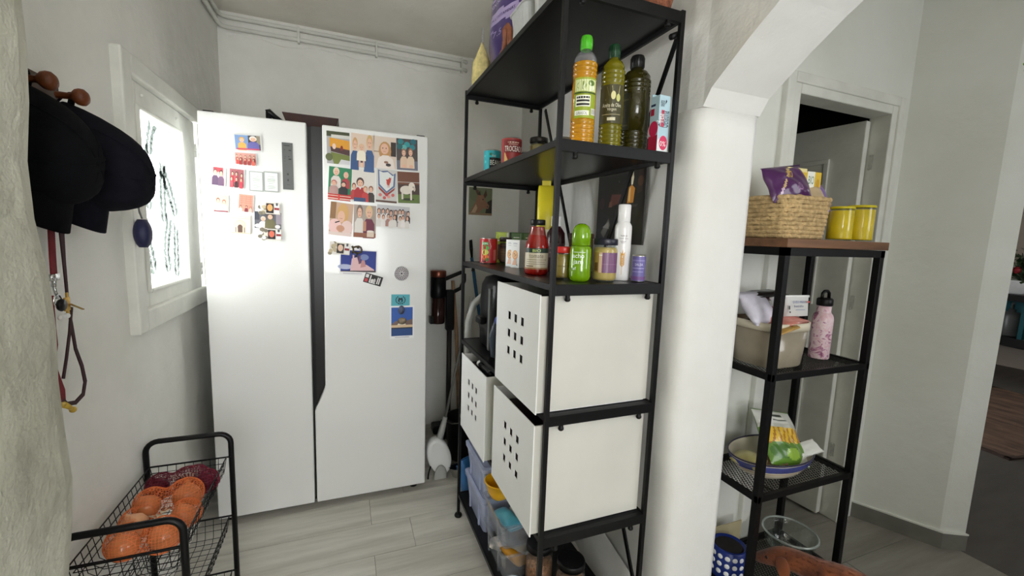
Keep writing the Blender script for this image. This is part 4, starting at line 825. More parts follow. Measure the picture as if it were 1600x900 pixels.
for k, (lbl, yy) in enumerate((('white box with an orange biscuit picture, beside the spice jar', 1.545), ('white box with an orange biscuit picture, beside the sauce bottle', 1.490))):
    t = thing('biscuit_box', lbl, 'box', (.600, yy, Z2+.0005), math.radians(28), 'white biscuit boxes on the jar shelf')
    MB().box((0, -.021, 0), (.06, .021, .105)).build('carton', WHITE, t, bevel=.0008)
    decal('carton_print', t, [('t', 'AVENA', .26, .84, .06, (120, 130, 150), .46), ('r', .3, .78, .7, .79, (150, 150, 160)), ('e', .5, .46, .32, .17, (226, 150, 84)), ('e', .5, .47, .25, .13, (240, 180, 110)), ('e', .42, .5, .05, .025, (120, 60, 36)), ('e', .6, .46, .05, .025, (120, 60, 36)), ('e', .48, .42, .04, .02, (120, 60, 36)), ('p', [(.2, .1), (.4, .32), (.62, .3), (.74, .1)], (232, 176, 140)), ('e', .76, .1, .05, .025, (110, 110, 120))], plane_map((-.0002, .021, 0), (0, -1, 0), (0, 0, 1)), .042, .105)
SAUCE = mat('tomato_sauce', (146, 18, 10), .12, var=.3, coat=.5, vscale=50)
t = thing('sauce_bottle', 'tall red tomato sauce bottle with black lid near the front edge', 'bottle', (.572, 1.236, Z2+.0005))
PB = [(0, .003), (.034, 0), (.0375, .005), (.0385, .012), (.0385, .085), (.036, .098), (.027, .125), (.0225, .148), (.0215, .160)]
MB().lathe(PB[-3:]+[(.020, .161), (0, .161)], 28).build('glass', GLASS, t, True)
MB().lathe([(r_*.995, z_) for r_, z_ in PB[:-1]]+[(.0224, .151), (0, .152)], 26).build('sauce', SAUCE, t, True)
MB().lathe([(.0225, .156), (.0235, .157), (.0235, .171), (.0225, .173), (0, .1725)], 26).build('lid', DARK, t, True)
Wl = .0385*2.4
decal('label', t, [('r', 0, 0, 1, .78, (200, 190, 166)), ('r', 0, .78, 1, 1, (20, 44, 30)), ('t', 'BIO', .36, .82, .13, (196, 216, 120), .28), ('t', 'tomate', .24, .54, .16, (96, 84, 66), .5), ('r', .14, .44, .86, .47, (140, 126, 104)), ('r', .14, .34, .8, .37, (140, 126, 104)), ('r', .14, .24, .84, .27, (140, 126, 104)), ('r', 0, 0, 1, .08, (150, 110, 70)), ('r', .12, .12, .40, .18, (120, 100, 80))], cyl_map(.0389, facecam(.572, 1.236), Wl, .018), Wl, .066, nu=14)
t = thing('syrup_bottle', 'dark red bottle with white cap behind the sauce bottle', 'bottle', (.689, 1.336, Z2+.0005))
DR = mat('dark_red_plastic', (52, 14, 18), .25, var=.2, vscale=20)
MB().lathe([(0, .002), (.031, 0), (.034, .006), (.034, .10), (.031, .135), (.020, .152), (.016, .156), (.016, .165), (0, .165)], 26).build('bottle', DR, t, True)
MB().lathe([(.0175, .158), (.0185, .159), (.0185, .190), (.017, .193), (0, .193)], 20).build('cap', WHITE, t, True)
decal('label', t, [('r', 0, 0, 1, 1, (70, 30, 34)), ('r', .2, .6, .8, .7, (120, 90, 90)), ('r', .2, .3, .8, .4, (110, 80, 80))], cyl_map(.0344, facecam(.689, 1.336), .07, .05), .07, .05, nu=12)
t = thing('pasta_packet', 'tall bright yellow packet standing at the back of the jar shelf', 'packet', (.765, 1.585, Z2+.0005), math.radians(-25))
YL = mat('yellow_film', (232, 214, 50), .35, var=.08, vscale=14)
b = MB(); R = []
for z, s in ((0, .7), (.006, 1), (.30, 1), (.318, .96), (.326, .9)):
    R.append([(s*.034*math.copysign(abs(math.cos(a))**.7, math.cos(a)), (.3 if z > .3 else 1)*s*.026*math.copysign(abs(math.sin(a))**.7, math.sin(a)), z) for a in [2*PI*k/20 for k in range(20)]])
b.loft(R); b.build('film', YL, t, True)
MB().box((-.018, -.003, .325), (.018, .003, .345)).build('crimp', YL, t)
decal('packet_print', t, [('r', .2, .3, .8, .5, (240, 236, 200)), ('t', 'PASTA', .26, .36, .04, (60, 90, 40), .48)], plane_map((-.03, -.0262, .02), (1, 0, 0), (0, 0, 1)), .06, .26)
jar('mustard_jar', 'mustard coloured jar with red and green lid beside the front post', .590, 1.092, Z2, .0255, .094, (196, 40, 36), mat('relish', (140, 116, 40), .35, var=.25, vscale=40), [('r', 0, 0, .16, 1, (240, 236, 230)), ('r', .16, .48, 1, .52, (110, 90, 34)), ('r', .16, .0, 1, .04, (110, 90, 34))], z0=.1, zl=.62)
t = thing('brown_box', 'small dark brown wooden-look box behind the green bottle', 'box', (.705, 1.19, Z2+.0005), .3)
MB().box((-.03, -.025, 0), (.03, .025, .118)).build('carton', WD, t, bevel=.002); MB().box((-.031, -.026, .118), (.031, .026, .135)).build('lid', WD, t, bevel=.002)
# green soap-like bottle with dome cap
t = thing('green_bottle', 'translucent lime green bottle with dome cap and white lettering', 'bottle', (.612, 1.032, Z2+.0005))
LIME = clearmat('lime_plastic', (140, 190, 16), .55, .08, (180, 220, 40), .08)
MB().lathe([(0, .002), (.022, 0), (.028, .006), (.0298, .016), (.0298, .088), (.0275, .096), (.0255, .098), (0, .098)], 28).build('bottle', LIME, t, True)
MB().lathe([(.0245, .099), (.0265, .100), (.0265, .128), (.0245, .142), (.0185, .153), (.009, .159), (0, .1602)], 28).build('dome_cap', LIME, t, True)
MB().lathe([(.010, .100), (.010, .124), (.006, .127), (.006, .140), (0, .141)], 14).tube([(0, 0, .137), (-.013, -.004, .136)], .004, 8).build('pump', mat('lime_solid', (130, 170, 20), .4, var=.1, vscale=20), t, True)
MB().tube([(0, 0, .098), (.004, .002, .05), (.014, .004, .008)], .0022, 6).build('dip_tube', LIME, t, True)
Wl = .0298*2.2; WH = (244, 246, 236)
decal('label', t, [('t', 'acho', .16, .72, .17, WH, .50), ('t', 'jam', .20, .44, .22, WH, .42), ('t', 'af', .18, .26, .12, WH, .16), ('r', .14, .02, .17, .2, WH), ('r', .2, .93, .7, .945, WH)], cyl_map(.0301, facecam(.612, 1.032), Wl, .014), Wl, .072, nu=14)
jar('spread_jar', 'jar of beige spread with purple label and dark lid', .686, 1.022, Z2, .0335, .121, (34, 34, 48), mat('tahini', (196, 168, 96), .4, var=.12, vscale=30), [('r', 0, 0, .22, 1, (150, 120, 60)), ('r', .22, 0, .34, 1, (206, 176, 150)), ('r', .34, 0, 1, 1, (112, 72, 108)), ('r', .04, .08, .18, .5, (90, 56, 30)), ('r', .34, .42, 1, .435, (150, 116, 146)), ('r', .64, 0, .65, 1, (140, 104, 136)), ('r', .22, .84, .34, .9, (236, 230, 220))], z0=.22, zl=.46, span=2.3, rot=.15)
t = thing('spray_can', 'slim white spray can with a golden wheat drawing', 'can', (.764, 1.052, Z2+.0005))
SW = mat('white_can', (232, 230, 230), .25, coat=.4, var=.02, vscale=10)
MB().lathe([(0, .001), (.0235, 0), (.0245, .004), (.0245, .150), (.0235, .160), (.0185, .169), (.0175, .171), (0, .171)], 28).build('can', SW, t, True)
MB().lathe([(.0175, .171), (.0182, .172), (.0182, .219), (.0165, .2215), (0, .2215)], 26).build('cap', SW, t, True)
GD = (206, 150, 50); Wl = .0245*2.2
wheat = [('p', [(.5, .06), (.515, .06), (.53, .42), (.51, .42)], GD)]
for s in (-1, 1):
    for k in range(5):
        z_ = .22+k*.055
        wheat.append(('p', [(.52, z_), (.52+s*.10, z_+.05), (.52+s*.12, z_+.11), (.52+s*.04, z_+.07)], GD))
wheat += [('p', [(.48, .48), (.52, .62), (.56, .48)], GD), ('t', 'Aceite de', .36, .88, .035, (90, 80, 90), .34), ('t', 'Girasol Spray', .30, .82, .03, (90, 80, 90), .46), ('r', .36, .77, .64, .78, (130, 120, 130)), ('r', .4, .74, .6, .75, (130, 120, 130))]
decal('label', t, wheat, cyl_map(.0248, facecam(.764, 1.052)+.05, Wl, .01), Wl, .135, nu=14)
tin('purple_tub', 'small violet tub at the right end of the jar shelf', .788, 1.002, Z2, .0187, .078, (104, 96, 156), [('r', .2, .8, .8, .86, (130, 124, 180)), ('t', 'SALSA', .38, .62, .10, (206, 206, 232), .26), ('r', .3, .5, .7, .53, (160, 156, 206)), ('r', .3, .36, .66, .39, (150, 146, 196)), ('r', .2, .05, .9, .18, (110, 70, 130))], cat='tub')

# ------------------------------------------------------------------ top shelf
ZT = LV[0]
def bag(name, label, x, y, rz, w, d, h, m, seed=1, z=None, cat='bag', group=None, top=.55, n=28, amp=.12):
    r = random.Random(seed); t = thing(name, label, cat, (x, y, (ZT if z is None else z)+.001), rz, group)
    ph = [r.uniform(0, 6.28) for _ in range(6)]; R = []
    for i in range(13):
        f = i/12; s = 1-.25*abs(f-.4)**2; dd = d/2*(1 if f < .6 else max(.08, 1-(f-.6)/.4*(1-top*.2)))*(.86 if i == 0 else 1)
        ring = []
        for k in range(n):
            a = 2*PI*k/n; wob = 1+amp*(.4*math.sin(3*a+ph[0]+f*4)+.3*math.sin(5*a+ph[1]-f*7)+.3*math.sin(9*a+ph[2]+f*11))
            ring.append((w/2*s*wob*math.copysign(abs(math.cos(a))**.55, math.cos(a)), dd*wob*math.copysign(abs(math.sin(a))**.55, math.sin(a)), h*f))
        R.append(ring)
    MB().loft(R).build('film', m, t, True); return t
t = bag('rice_bag', 'clear bag of pale grains at the far corner of the top shelf', .540, 1.780, math.radians(70), .090, .075, .17, mat('pale_grain', (222, 206, 140), .4, var=.3, vscale=60), 4)
t2 = MB().box((-.03, -.004, .165), (.03, .004, .235)).build('clear_neck', CLEAR, t, bevel=.003)
decal('bag_print', t, [('r', 0, .1, 1, .2, (120, 130, 60)), ('r', .1, .3, .9, .36, (150, 150, 110)), ('r', .1, .6, .9, .7, (240, 238, 230))], plane_map((-.025, -.0435, .06), (1, 0, 0), (0, 0, 1)), .05, .1)
PUR = mat('purple_film', (58, 34, 104), .25, coat=.3, var=.15, vscale=12)
pillow('dog_food_bag', 'large purple dog food bag on the top shelf', (.600, 1.600, ZT+.001), (.12, -1, 0), (.05, 0, 1), .31, .42, .13, (58, 34, 108), [('r', .0, .0, .2, 1, (46, 26, 90)), ('e', .80, .10, .15, .09, (150, 90, 60)), ('e', .70, .04, .16, .05, (170, 110, 76)), ('e', .86, .20, .08, .06, (120, 66, 42)), ('r', .24, .66, .86, .68, (176, 160, 206)), ('p', [(.22, .50), (.34, .545), (.86, .52), (.94, .46), (.86, .42), (.34, .44), (.22, .42)], (176, 160, 206)), ('r', .3, .38, .4, .39, (150, 130, 190)), ('p', [(.0, .36), (.08, .42), (.12, .5), (.04, .46)], (226, 220, 236)), ('t', 'XXL', .24, .80, .13, (176, 160, 206), .60), ('t', 'SIN SEMILLAS', .26, .60, .04, (206, 196, 226), .62), ('t', 'MULTIVITAMINAS', .34, .465, .025, (58, 34, 108), .5), ('t', '7.5', .40, .32, .05, (176, 160, 206), .2)], 'bag', 9, stand=True, crease=.07, n=48)
# bone chew
t = thing('dog_chew', 'brown twisted dog chew lying at the shelf edge before the purple bag', 'dog chew', (.512, 1.432, ZT+.001))
BR = mat('chew_brown', (150, 90, 62), .5, var=.4, vscale=50)
MB().tube([(0, .075, .009), (.0, .05, .014), (.006, .02, .030), (.004, 0, .058), (-.002, -.008, .085), (.004, -.016, .094), (.008, -.024, .080), (.006, -.03, .05), (.006, -.036, .018)], [.007, .009, .011, .012, .012, .012, .011, .010, .008], 10).build('chew', BR, t, True)
FROST = clearmat('frosted_plastic', (226, 228, 226), .72, .35)
def bin_(name, label, x, y, z, w, d, h, m, taper=.86, rz=0, lid=None, group=None, lidm=None, cat='tub'):
    t = thing(name, label, cat, (x, y, z+.0005), rz, group)
    def ring(s, z_, r=.018):
        P = []; W2, D2 = w/2*s, d/2*s
        for cx, cy, a in ((W2-r, D2-r, 0), (-W2+r, D2-r, 90), (-W2+r, -D2+r, 180), (W2-r, -D2+r, 270)):
            for i in range(4): th = math.radians(a+30*i); P.append((cx+r*math.cos(th), cy+r*math.sin(th), z_))
        return P
    MB().loft([ring(taper, 0), ring(1, h), ring(1.05, h), ring(1.05, h+.005), ring(.97, h+.005), ring(taper-.03, .003)]).build('tub', m, t)
    for q in (-1, 1):
        for k in (-.25, .25): MB().box((q*w/2*.95-.003, k*d-.006, .01), (q*w/2*.95+.003, k*d+.006, h)).build('rib', m, t)
    if lid:
        MB().loft([ring(1.03, h+.006), ring(1.06, h+.008), ring(1.06, h+.016), ring(.95, h+.020), ring(.9, h+.017)]).build('lid', lidm or m, t)
    return t
bin_('plastic_bin', 'translucent white plastic bin on the top shelf beside the purple bag', .62, 1.345, ZT, .20, .13, .115, FROST, group='white bins on the top shelf')
bin_('plastic_bin', 'taller translucent white bin on the top shelf nearest the front post', .62, 1.165, ZT, .20, .15, .15, FROST, group='white bins on the top shelf')
t = thing('brown_pot', 'brown round woven pot at the near right end of the top shelf', 'pot', (.785, 1.005, ZT+.0005))
MB().lathe([(0, .001), (.035, 0), (.045, .04), (.045, .10), (.040, .10), (.038, .05), (0, .01)], 24).build('pot', mat('woven_brown', (150, 92, 66), .8, var=.5, vscale=90, bump=.5, bscale=200), t, True)
MB().tube([(.045*math.cos(2*PI*k/24), .045*math.sin(2*PI*k/24), .1) for k in range(24)], .004, 6, closed=True).build('rim', mat('woven_brown_rim', (120, 70, 50), .8, var=.4, vscale=90), t, True)

# ------------------------------------------------------------------ bottom shelf
ZB = LV[5]
LIL = clearmat('lilac_plastic', (190, 198, 226), .68, .22)
bin_('storage_tub', 'lilac translucent tub on the bottom shelf, lower of the far stack', .60, 1.635, ZB, .19, .26, .135, LIL, lid=True, group='translucent tubs on the bottom shelf')
bin_('storage_tub', 'lilac translucent tub with lid, top of the far stack', .60, 1.635, ZB+.157, .19, .26, .115, LIL, lid=True, group='translucent tubs on the bottom shelf')
t = bin_('storage_tub', 'clear tub with yellow packets inside, lower of the near stack', .60, 1.365, ZB, .20, .22, .10, CLEAR, group='translucent tubs on the bottom shelf')
bin_('storage_tub', 'clear tub of blue and grey packets under the yellow bowl', .60, 1.378, ZB+.107, .20, .22, .095, CLEAR, group='translucent tubs on the bottom shelf')
def packet(name, label, x, y, z, sx, sy, sz, col, rz=0, cat='packet', seed=1, rough=.3, rx=0, ry=0):
    t = thing(name, label, cat, (x, y, z), rz); t.rotation_euler = (rx, ry, rz); r = random.Random(seed); b = MB(); R = []
    for i in range(9):
        f = i/8; w = 1 if 0 < i < 8 else .96; th = math.sin(PI*min(max(f, .06), .94))**.5
        R.append([(sx/2*w*math.cos(a)*(1+r.uniform(-.03, .03)), sy*(f-.5), sz/2*th*math.copysign(abs(math.sin(a))**.7, math.sin(a))*(1+r.uniform(-.15, .15))) for a in [2*PI*k/16 for k in range(16)]])
    m = mat(name+'_film_%d_%d_%d' % col, col, rough, coat=.3, var=.2, vscale=25)
    b.loft(R).build('film', m, t, True)
    for s in (-1, 1): MB().box((-sx/2*.9, s*sy/2-.006, -.0015), (sx/2*.9, s*sy/2+.006, .0015)).build('crimp', m, t)
    return t
packet('yellow_packet', 'crumpled orange yellow packet in the lower near tub', .590, 1.345, ZB+.032, .08, .11, .04, (236, 166, 40), .3, seed=2)
packet('white_packet', 'crumpled white packet at the front of the lower near tub', .548, 1.41, ZB+.032, .05, .07, .05, (222, 212, 200), 1.2, seed=3)
packet('grey_packet', 'grey rolled packet on the yellow packet in the lower near tub', .60, 1.35, ZB+.076, .09, .12, .030, (176, 168, 156), .5, seed=4)
packet('blue_packet', 'light blue packet in the upper near tub', .565, 1.38, ZB+.15, .06, .12, .05, (96, 186, 206), .2, seed=5)
packet('cream_packet', 'pale grey packet behind the light blue one in the upper tub', .635, 1.38, ZB+.15, .06, .13, .06, (190, 186, 178), .2, seed=6)
t = thing('yellow_bowl', 'bright yellow plastic bowl resting on the near stack of tubs', 'bowl', (.548, 1.44, ZB+.2085))
YB = mat('yellow_plastic', (244, 184, 22), .3, var=.04, vscale=8)
MB().lathe([(0, .0), (.028, 0), (.032, .003), (.046, .03), (.054, .065), (.0575, .066), (.0575, .069), (.052, .068), (.043, .03), (.028, .005), (0, .004)], 32).build('bowl', YB, t, True)
MB().tube([(.0565*math.cos(2*PI*k/28), .0565*math.sin(2*PI*k/28), .0675) for k in range(28)], .0025, 6, closed=True).build('rim', YB, t, True)
COIN = mat('copper_pieces', (150, 104, 74), .4, .3, var=.6, vscale=120)
def preserving_jar(label, x, y, r, h):
    t = thing('glass_jar', label, 'jar', (x, y, ZB+.0005), 0, 'black lidded glass jars on the bottom shelf')
    MB().lathe([(0, .003), (r*.9, 0), (r, .008), (r, h*.72), (r*.94, h*.80), (r*.86, h*.84), (r*.86, h*.88), (0, h*.88)], 28).build('glass', GLASS, t, True)
    MB().lathe([(0, .006), (r*.94, .006), (r*.955, .012), (r*.955, h*.6), (0, h*.64)], 24).build('filling', COIN, t, True)
    MB().lathe([(r*.90, h*.86), (r*.97, h*.87), (r*.97, h*.97), (r*.92, h), (r*.8, h*.985), (0, h*.985)], 28).build('lid', DARK, t, True)
    return t
preserving_jar('black lidded glass jar nearest the wall on the bottom shelf', .685, 1.11, .048, .165)
preserving_jar('black lidded glass jar of brown pieces behind the front post on bottom shelf', .620, 1.215, .048, .165)
t = thing('metal_tray', 'small black tray with a shiny curved metal handle at the front post', 'tray', (.528, 1.185, ZB+.0005))
b = MB(); b.box((-.03, -.10, 0), (.035, .05, .004)); b.box((-.03, -.10, 0), (-.027, .05, .03)); b.box((.032, -.10, 0), (.035, .05, .03)); b.box((-.03, .047, 0), (.035, .05, .03)); b.build('tray', DARK, t)
MB().tube([(-.028, .045, .03), (-.03, .02, .075), (-.026, -.02, .11), (-.01, -.05, .125)], .006, 8, flat=.5).build('handle', CHROME, t, True)
rr_ = random.Random(8)
b = MB()
for k in range(16): b.ball((rr_.uniform(-.018, .025), rr_.uniform(-.08, .035), .012+.012*rr_.random()), .008, .006, .006, 7, 5)
stuff(b.build('loose_bits', COIN, t, True))

# =================================================================== WIRE TROLLEY
cx0, cx1, cy0, cy1, cz = -0.610, -0.374, 1.172, 1.640, .628
ct = thing('kitchen_trolley', 'black tubular trolley with wire baskets by the left wall', 'trolley', (0, 0, 0))
def arc(c, e1, e2, r, n=6): return [V(c)+V(e1)*(r*math.cos(PI/2*i/n))+V(e2)*(r*math.sin(PI/2*i/n)) for i in range(n+1)]
for y in (cy0, cy1):
    r = .035; P = [(cx0, y, .02)] + arc((cx0+r, y, cz-r), (-1, 0, 0), (0, 0, 1), r) + arc((cx1-r, y, cz-r), (0, 0, 1), (1, 0, 0), r) + [(cx1, y, .02)]
    MB().tube(P, .0085, 10).build('handle_frame', STEEL, ct, True)
for x in (cx0, cx1):
    for y in (cy0, cy1):
        MB().tube([(x-.008, y, .02), (x+.008, y, .02)], .019, 14).build('caster', DARK, ct, True)
def wire_basket(z):
    t = D.objects.new('wire_basket', None); COL.objects.link(t); t.parent = ct
    a0, a1, b0, b1 = cx0+.012, cx1-.012, cy0+.012, cy1-.012; h = .075; i = .028
    MB().tube([(a0, b0, z), (a1, b0, z), (a1, b1, z), (a0, b1, z)], .0020, 6, closed=True).build('rim', STEEL, t)
    MB().tube([(a0+.006, b0+.006, z-.02), (a1-.006, b0+.006, z-.02), (a1-.006, b1-.006, z-.02), (a0+.006, b1-.006, z-.02)], .0016, 5, closed=True).build('rim', STEEL, t)
    b = MB(); n = 17
    for k in range(n+1):
        y = b0+(b1-b0)*k/n
        b.tube([(a0, y, z), (a0+.010, y, z-h+.015), (a0+i, y, z-h), (a1-i, y, z-h), (a1-.010, y, z-h+.015), (a1, y, z)], .0010, 5)
    for k in range(1, 9):
        x = a0+(a1-a0)*k/9
        b.tube([(x, b0, z), (x, b0+.01, z-h+.015), (x, b0+i, z-h-.001), (x, b1-i, z-h-.001), (x, b1-.01, z-h+.015), (x, b1, z)], .0010, 5)
    for zz in (z-.042,):
        b.tube([(a0+.006, b0+.006, zz), (a1-.006, b0+.006, zz), (a1-.006, b1-.006, zz), (a0+.006, b1-.006, zz)], .0013, 5, closed=True)
    stuff(b.build('wires', STEEL, t))
    for y in (b0, b1): MB().box((a0-.012, y-.006 if y == b0 else y, z-.0035), (a1+.012, y if y == b0 else y+.006, z-.0005)).build('bracket', STEEL, t)
for z in (.548, .33, .12): wire_basket(z)
# onions in orange net, red net of onions behind
ONION = mat('onion_skin', (224, 140, 88), .25, coat=.4, var=.35, vscale=18, bump=.15, bscale=40)
ONP = mat('pale_onion', (240, 180, 136), .3, var=.25, vscale=18)
NETO = mat('orange_net', (246, 132, 70), .55, var=.1, vscale=40); NETR = mat('red_net', (122, 20, 48), .55, var=.2, vscale=40)
ZO = .548-.070
on = [('onion in orange net at the near left corner of the top basket', -.528, 1.268, .038, ONION), ('onion in orange net at the near right of the top basket', -.445, 1.268, .039, ONION),
      ('bare pale onion showing through the torn opening of the orange net', -.535, 1.352, .036, ONP), ('onion in orange net against the right side of the basket', -.420, 1.360, .034, ONION),
      ('onion in orange net at the far left, behind the torn opening', -.535, 1.438, .037, ONION), ('onion in orange net at the far right, beside the red net', -.448, 1.452, .040, ONION)]
on = [(l, -.49+(x+.49)*.90, y, r, m) for l, x, y, r, m in on]
def onion(label, x, y, r, m, z=None, grp='onions in the trolley basket'):
    t = thing('onion', label, 'onion', (x, y, (ZO if z is None else z)+.013), x*40, grp); r *= .95
    t.rotation_euler = (.3*math.sin(x*90), .3*math.cos(y*70), x*40)
    MB().lathe([(0, .0), (r*.35, r*.04), (r*.8, r*.35), (r, r*.9), (r*.85, r*1.4), (r*.42, r*1.78), (r*.16, r*1.95), (r*.10, r*2.15), (0, r*2.2)], 20).build('bulb', m, t, True)
    b = MB()
    for k in range(6): b.tube([(0, 0, r*.03), (.006*math.cos(k), .006*math.sin(k), -.001)], .0006, 4)
    b.build('roots', ASP, t)
    return t
for a in on: onion(*a)
def net(name, label, balls, m, wire=.0011, res=.012, cut=None):
    mbd = D.metaballs.new(name); mbd.resolution = res; mbd.render_resolution = res; mbd.threshold = .3
    for x, y, z, r in balls:
        e = mbd.elements.new(); e.co = (x, y, z); e.radius = r*1.55
    mo = D.objects.new(name+'_tmp', mbd); COL.objects.link(mo)
    dg = bpy.context.evaluated_depsgraph_get(); me = D.meshes.new_from_object(mo.evaluated_get(dg)); D.objects.remove(mo); D.metaballs.remove(mbd)
    b = bmesh.new(); b.from_mesh(me); D.meshes.remove(me)
    if cut: bmesh.ops.delete(b, geom=[f for f in b.faces if cut(f.calc_center_median())], context='FACES')
    me = D.meshes.new(name); b.to_mesh(me); b.free(); me.materials.append(m); o = D.objects.new(name, me); COL.objects.link(o)
    k = o.modifiers.new('w', 'WIREFRAME'); k.thickness = wire*2; k.use_replace = True; k.use_even_offset = False
    return tag(o, label, 'net bag')
net('onion_net', 'orange net bag torn open over the onions in the top basket', [(x, y, ZO+.012+r*1.10, r*1.10) for _, x, y, r, _ in on], NETO, .0006, .0072,
    lambda c: (c.x+.50)**2/.055**2+(c.y-1.355)**2/.040**2 < 1 and c.z > ZO+.045)
rb = [(-.540, 1.535, .033), (-.475, 1.545, .035), (-.422, 1.53, .031)]
for k, (x, y, r) in enumerate(rb): onion(['dark red onion at the left of the red net bag', 'dark red onion in the middle of the red net bag', 'dark red onion at the right of the red net bag'][k], x, y, r, mat('red_onion', (96, 16, 40), .35, var=.3, vscale=20), grp='red onions in the trolley basket')
net('red_onion_net', 'dark red net bag of onions at the far end of the top basket', [(x, y, ZO+.012+r*1.12, r*1.12) for x, y, r in rb]+[(-.445, 1.55, ZO+.072, .02)], NETR, .0011, .0075)
t = thing('onion_skins', 'loose papery onion skins in the torn net opening', 'onion skin', (-.485, 1.352, ZO+.05))
b = MB(); r5 = random.Random(6)
for k in range(7):
    c = V((r5.uniform(-.03, .03), r5.uniform(-.025, .025), r5.uniform(0, .02))); q = [c+V((r5.uniform(-.018, .018), r5.uniform(-.014, .014), r5.uniform(-.004, .012))) for _ in range(4)]
    b.b.faces.new([b.b.verts.new(p) for p in q])
stuff(b.build('skins', mat('skin_paper', (226, 206, 176), .5, var=.4, vscale=40), t, solid=.0006))
t = thing('net_label', 'pale shredded label tag on top of the red net bag', 'label', (-.468, 1.50, ZO+.084))
b = MB()
for k in range(7): b.bar((-.02+.007*k, 0, 0), (-.028+.009*k, -.012+.004*(k % 3), .016), .004, .001)
b.build('tag', mat('dull_pink', (190, 160, 150), .6, var=.3, vscale=60), t)

# =================================================================== HOOKS, CAPS, LEASH
hk = thing('coat_hook_rail', 'dark wooden rail with two round wooden knobs on the left wall', 'hook rail', (WL, 1.2, 1.60))
MB().box((0, -.17, -.045), (.018, .13, .045)).build('rail', mat('rail_wood', (70, 44, 30), .5, var=.4, vscale=30), hk, bevel=.004)
for y in (-.03, .085):
    k = MB().lathe([(.011, 0), (.010, .045), (.016, .052), (.024, .062), (.027, .074), (.026, .086), (.018, .096), (.008, .100), (0, .1005)], 22).build('knob', WOODK, hk, True)
    k.scale = (.68, .68, .56); k.location = (.032, y, .010); k.rotation_euler = (0, PI/2, 0)
CAPB = mat('navy_cotton', (18, 18, 26), .95, spec=.15, var=.3, vscale=60, bump=.3, bscale=700)
def cap_(label, y, z, m, depth=.14, tip=-.02, lean=0.0):
    t = thing('baseball_cap', label, 'cap', (WL+.02, y, z), 0, 'dark caps on the wooden knobs')
    b = MB(); R = []
    for i in range(9):
        f = i/8; s = math.cos(f*PI/2*.96)**.62; x = depth*math.sin(f*PI/2)+.004
        R.append([(x+.012*math.sin(a)*(1-f), lean*f+.080*s*math.cos(a)*(1+.02*math.cos(6*a)), -.125+tip*f+(.108+(.012-.045*f)*(math.sin(a) > 0))*s*math.sin(a)-.008*(math.sin(a) < -.5)) for a in [2*PI*k/36 for k in range(36)]])
    b.loft(R, cap0=False); b.build('crown', m, t, True, solid=.003)
    b = MB()
    for k in range(6):
        a = 2*PI*k/6+.26
        b.tube([(depth*math.sin(i/8*PI/2)+.006+.012*math.sin(a)*(1-i/8), lean*i/8+.081*math.cos(i/8*PI/2*.96)**.62*math.cos(a), -.125+tip*i/8+(.109+(.012-.045*i/8)*(math.sin(a) > 0))*math.cos(i/8*PI/2*.96)**.62*math.sin(a)) for i in range(9)], .0014, 5)
    b.ball((depth+.004, lean, -.125+tip), .006, n=10, m=6); b.build('seam', m, t, True)
    b = MB(); rows = []
    for i in range(6):
        l = i/5; rows.append([V((.030+.045*(1-(2*j/14-1)**2)-.012*l,   .070*(2*j/14-1)*(1-.12*l), -.218-.080*l*(1-.35*(2*j/14-1)**2))) for j in range(15)])
    vs = [[b.b.verts.new(p) for p in r_] for r_ in rows]
    for A_, B_ in zip(vs, vs[1:]):
        for j in range(14): b.b.faces.new((A_[j], A_[j+1], B_[j+1], B_[j]))
    b.build('brim', m, t, True, solid=.004)
    MB().tube([(.006, -.03, -.02), (.02, -.015, .008), (.024, 0, .018), (.02, .015, .008), (.006, .03, -.02)], .006, 6, flat=.35).build('back_strap', m, t, True)
    return t
cap_('black baseball cap on the nearer knob, covering half of the other cap', 1.165, 1.605, CLOTHK, .118, -.025)
cap_('dark navy baseball cap on the further knob in front of the window', 1.312, 1.605, CAPB, .150, -.035, .03)
def ribbon(mb, pts, w, th=.0025, nx=V((1, 0, 0))):
    pts = [V(p) for p in pts]; R = []
    for i, p in enumerate(pts):
        d = (pts[min(i+1, len(pts)-1)]-pts[max(i-1, 0)]).normalized(); s = nx.cross(d).normalized(); ww = w[i] if isinstance(w, (list, tuple)) else w
        R.append([p+s*ww/2+nx*th/2, p-s*ww/2+nx*th/2, p-s*ww/2-nx*th/2, p+s*ww/2-nx*th/2])
    return mb.loft(R)
LX = -.572
def lp(*q): return [at(x, y, 'x', LX+.004*(i % 2)*0) for i, (x, y) in enumerate(q)]
RED = mat('maroon_webbing', (124, 18, 32), .8, var=.25, vscale=90, bump=.3, bscale=900); DMA = mat('dark_maroon', (52, 14, 24), .7, var=.3, vscale=60)
lt = thing('dog_leash', 'maroon dog lead with metal clip hanging under the black cap', 'leash', (0, 0, 0))
ribbon(MB(), lp((78, 300), (80, 362), (82, 400), (84, 428)), .020).build('strap', RED, lt)
ribbon(MB(), lp((90, 300), (96, 362), (100, 410), (104, 452), (106, 478)), [.016, .016, .010, .008, .007]).build('strap', DMA, lt)
ribbon(MB(), lp((106, 474), (112, 510), (118, 545), (128, 572), (133, 596), (130, 616), (118, 629), (104, 631), (97, 625)), [.006, .009, .009, .010, .011, .011, .010, .009, .010]).build('loop', DMA, lt)
ribbon(MB(), [p+V((.004, 0, 0)) for p in lp((108, 480), (105, 520), (100, 560), (95, 592))], .008).build('strap', DMA, lt)
ribbon(MB(), lp((80, 462), (82, 500), (86, 540), (84, 568), (90, 592), (96, 612), (97, 628)), [.012, .016, .016, .008, .016, .022, .022]).build('strap', RED, lt)
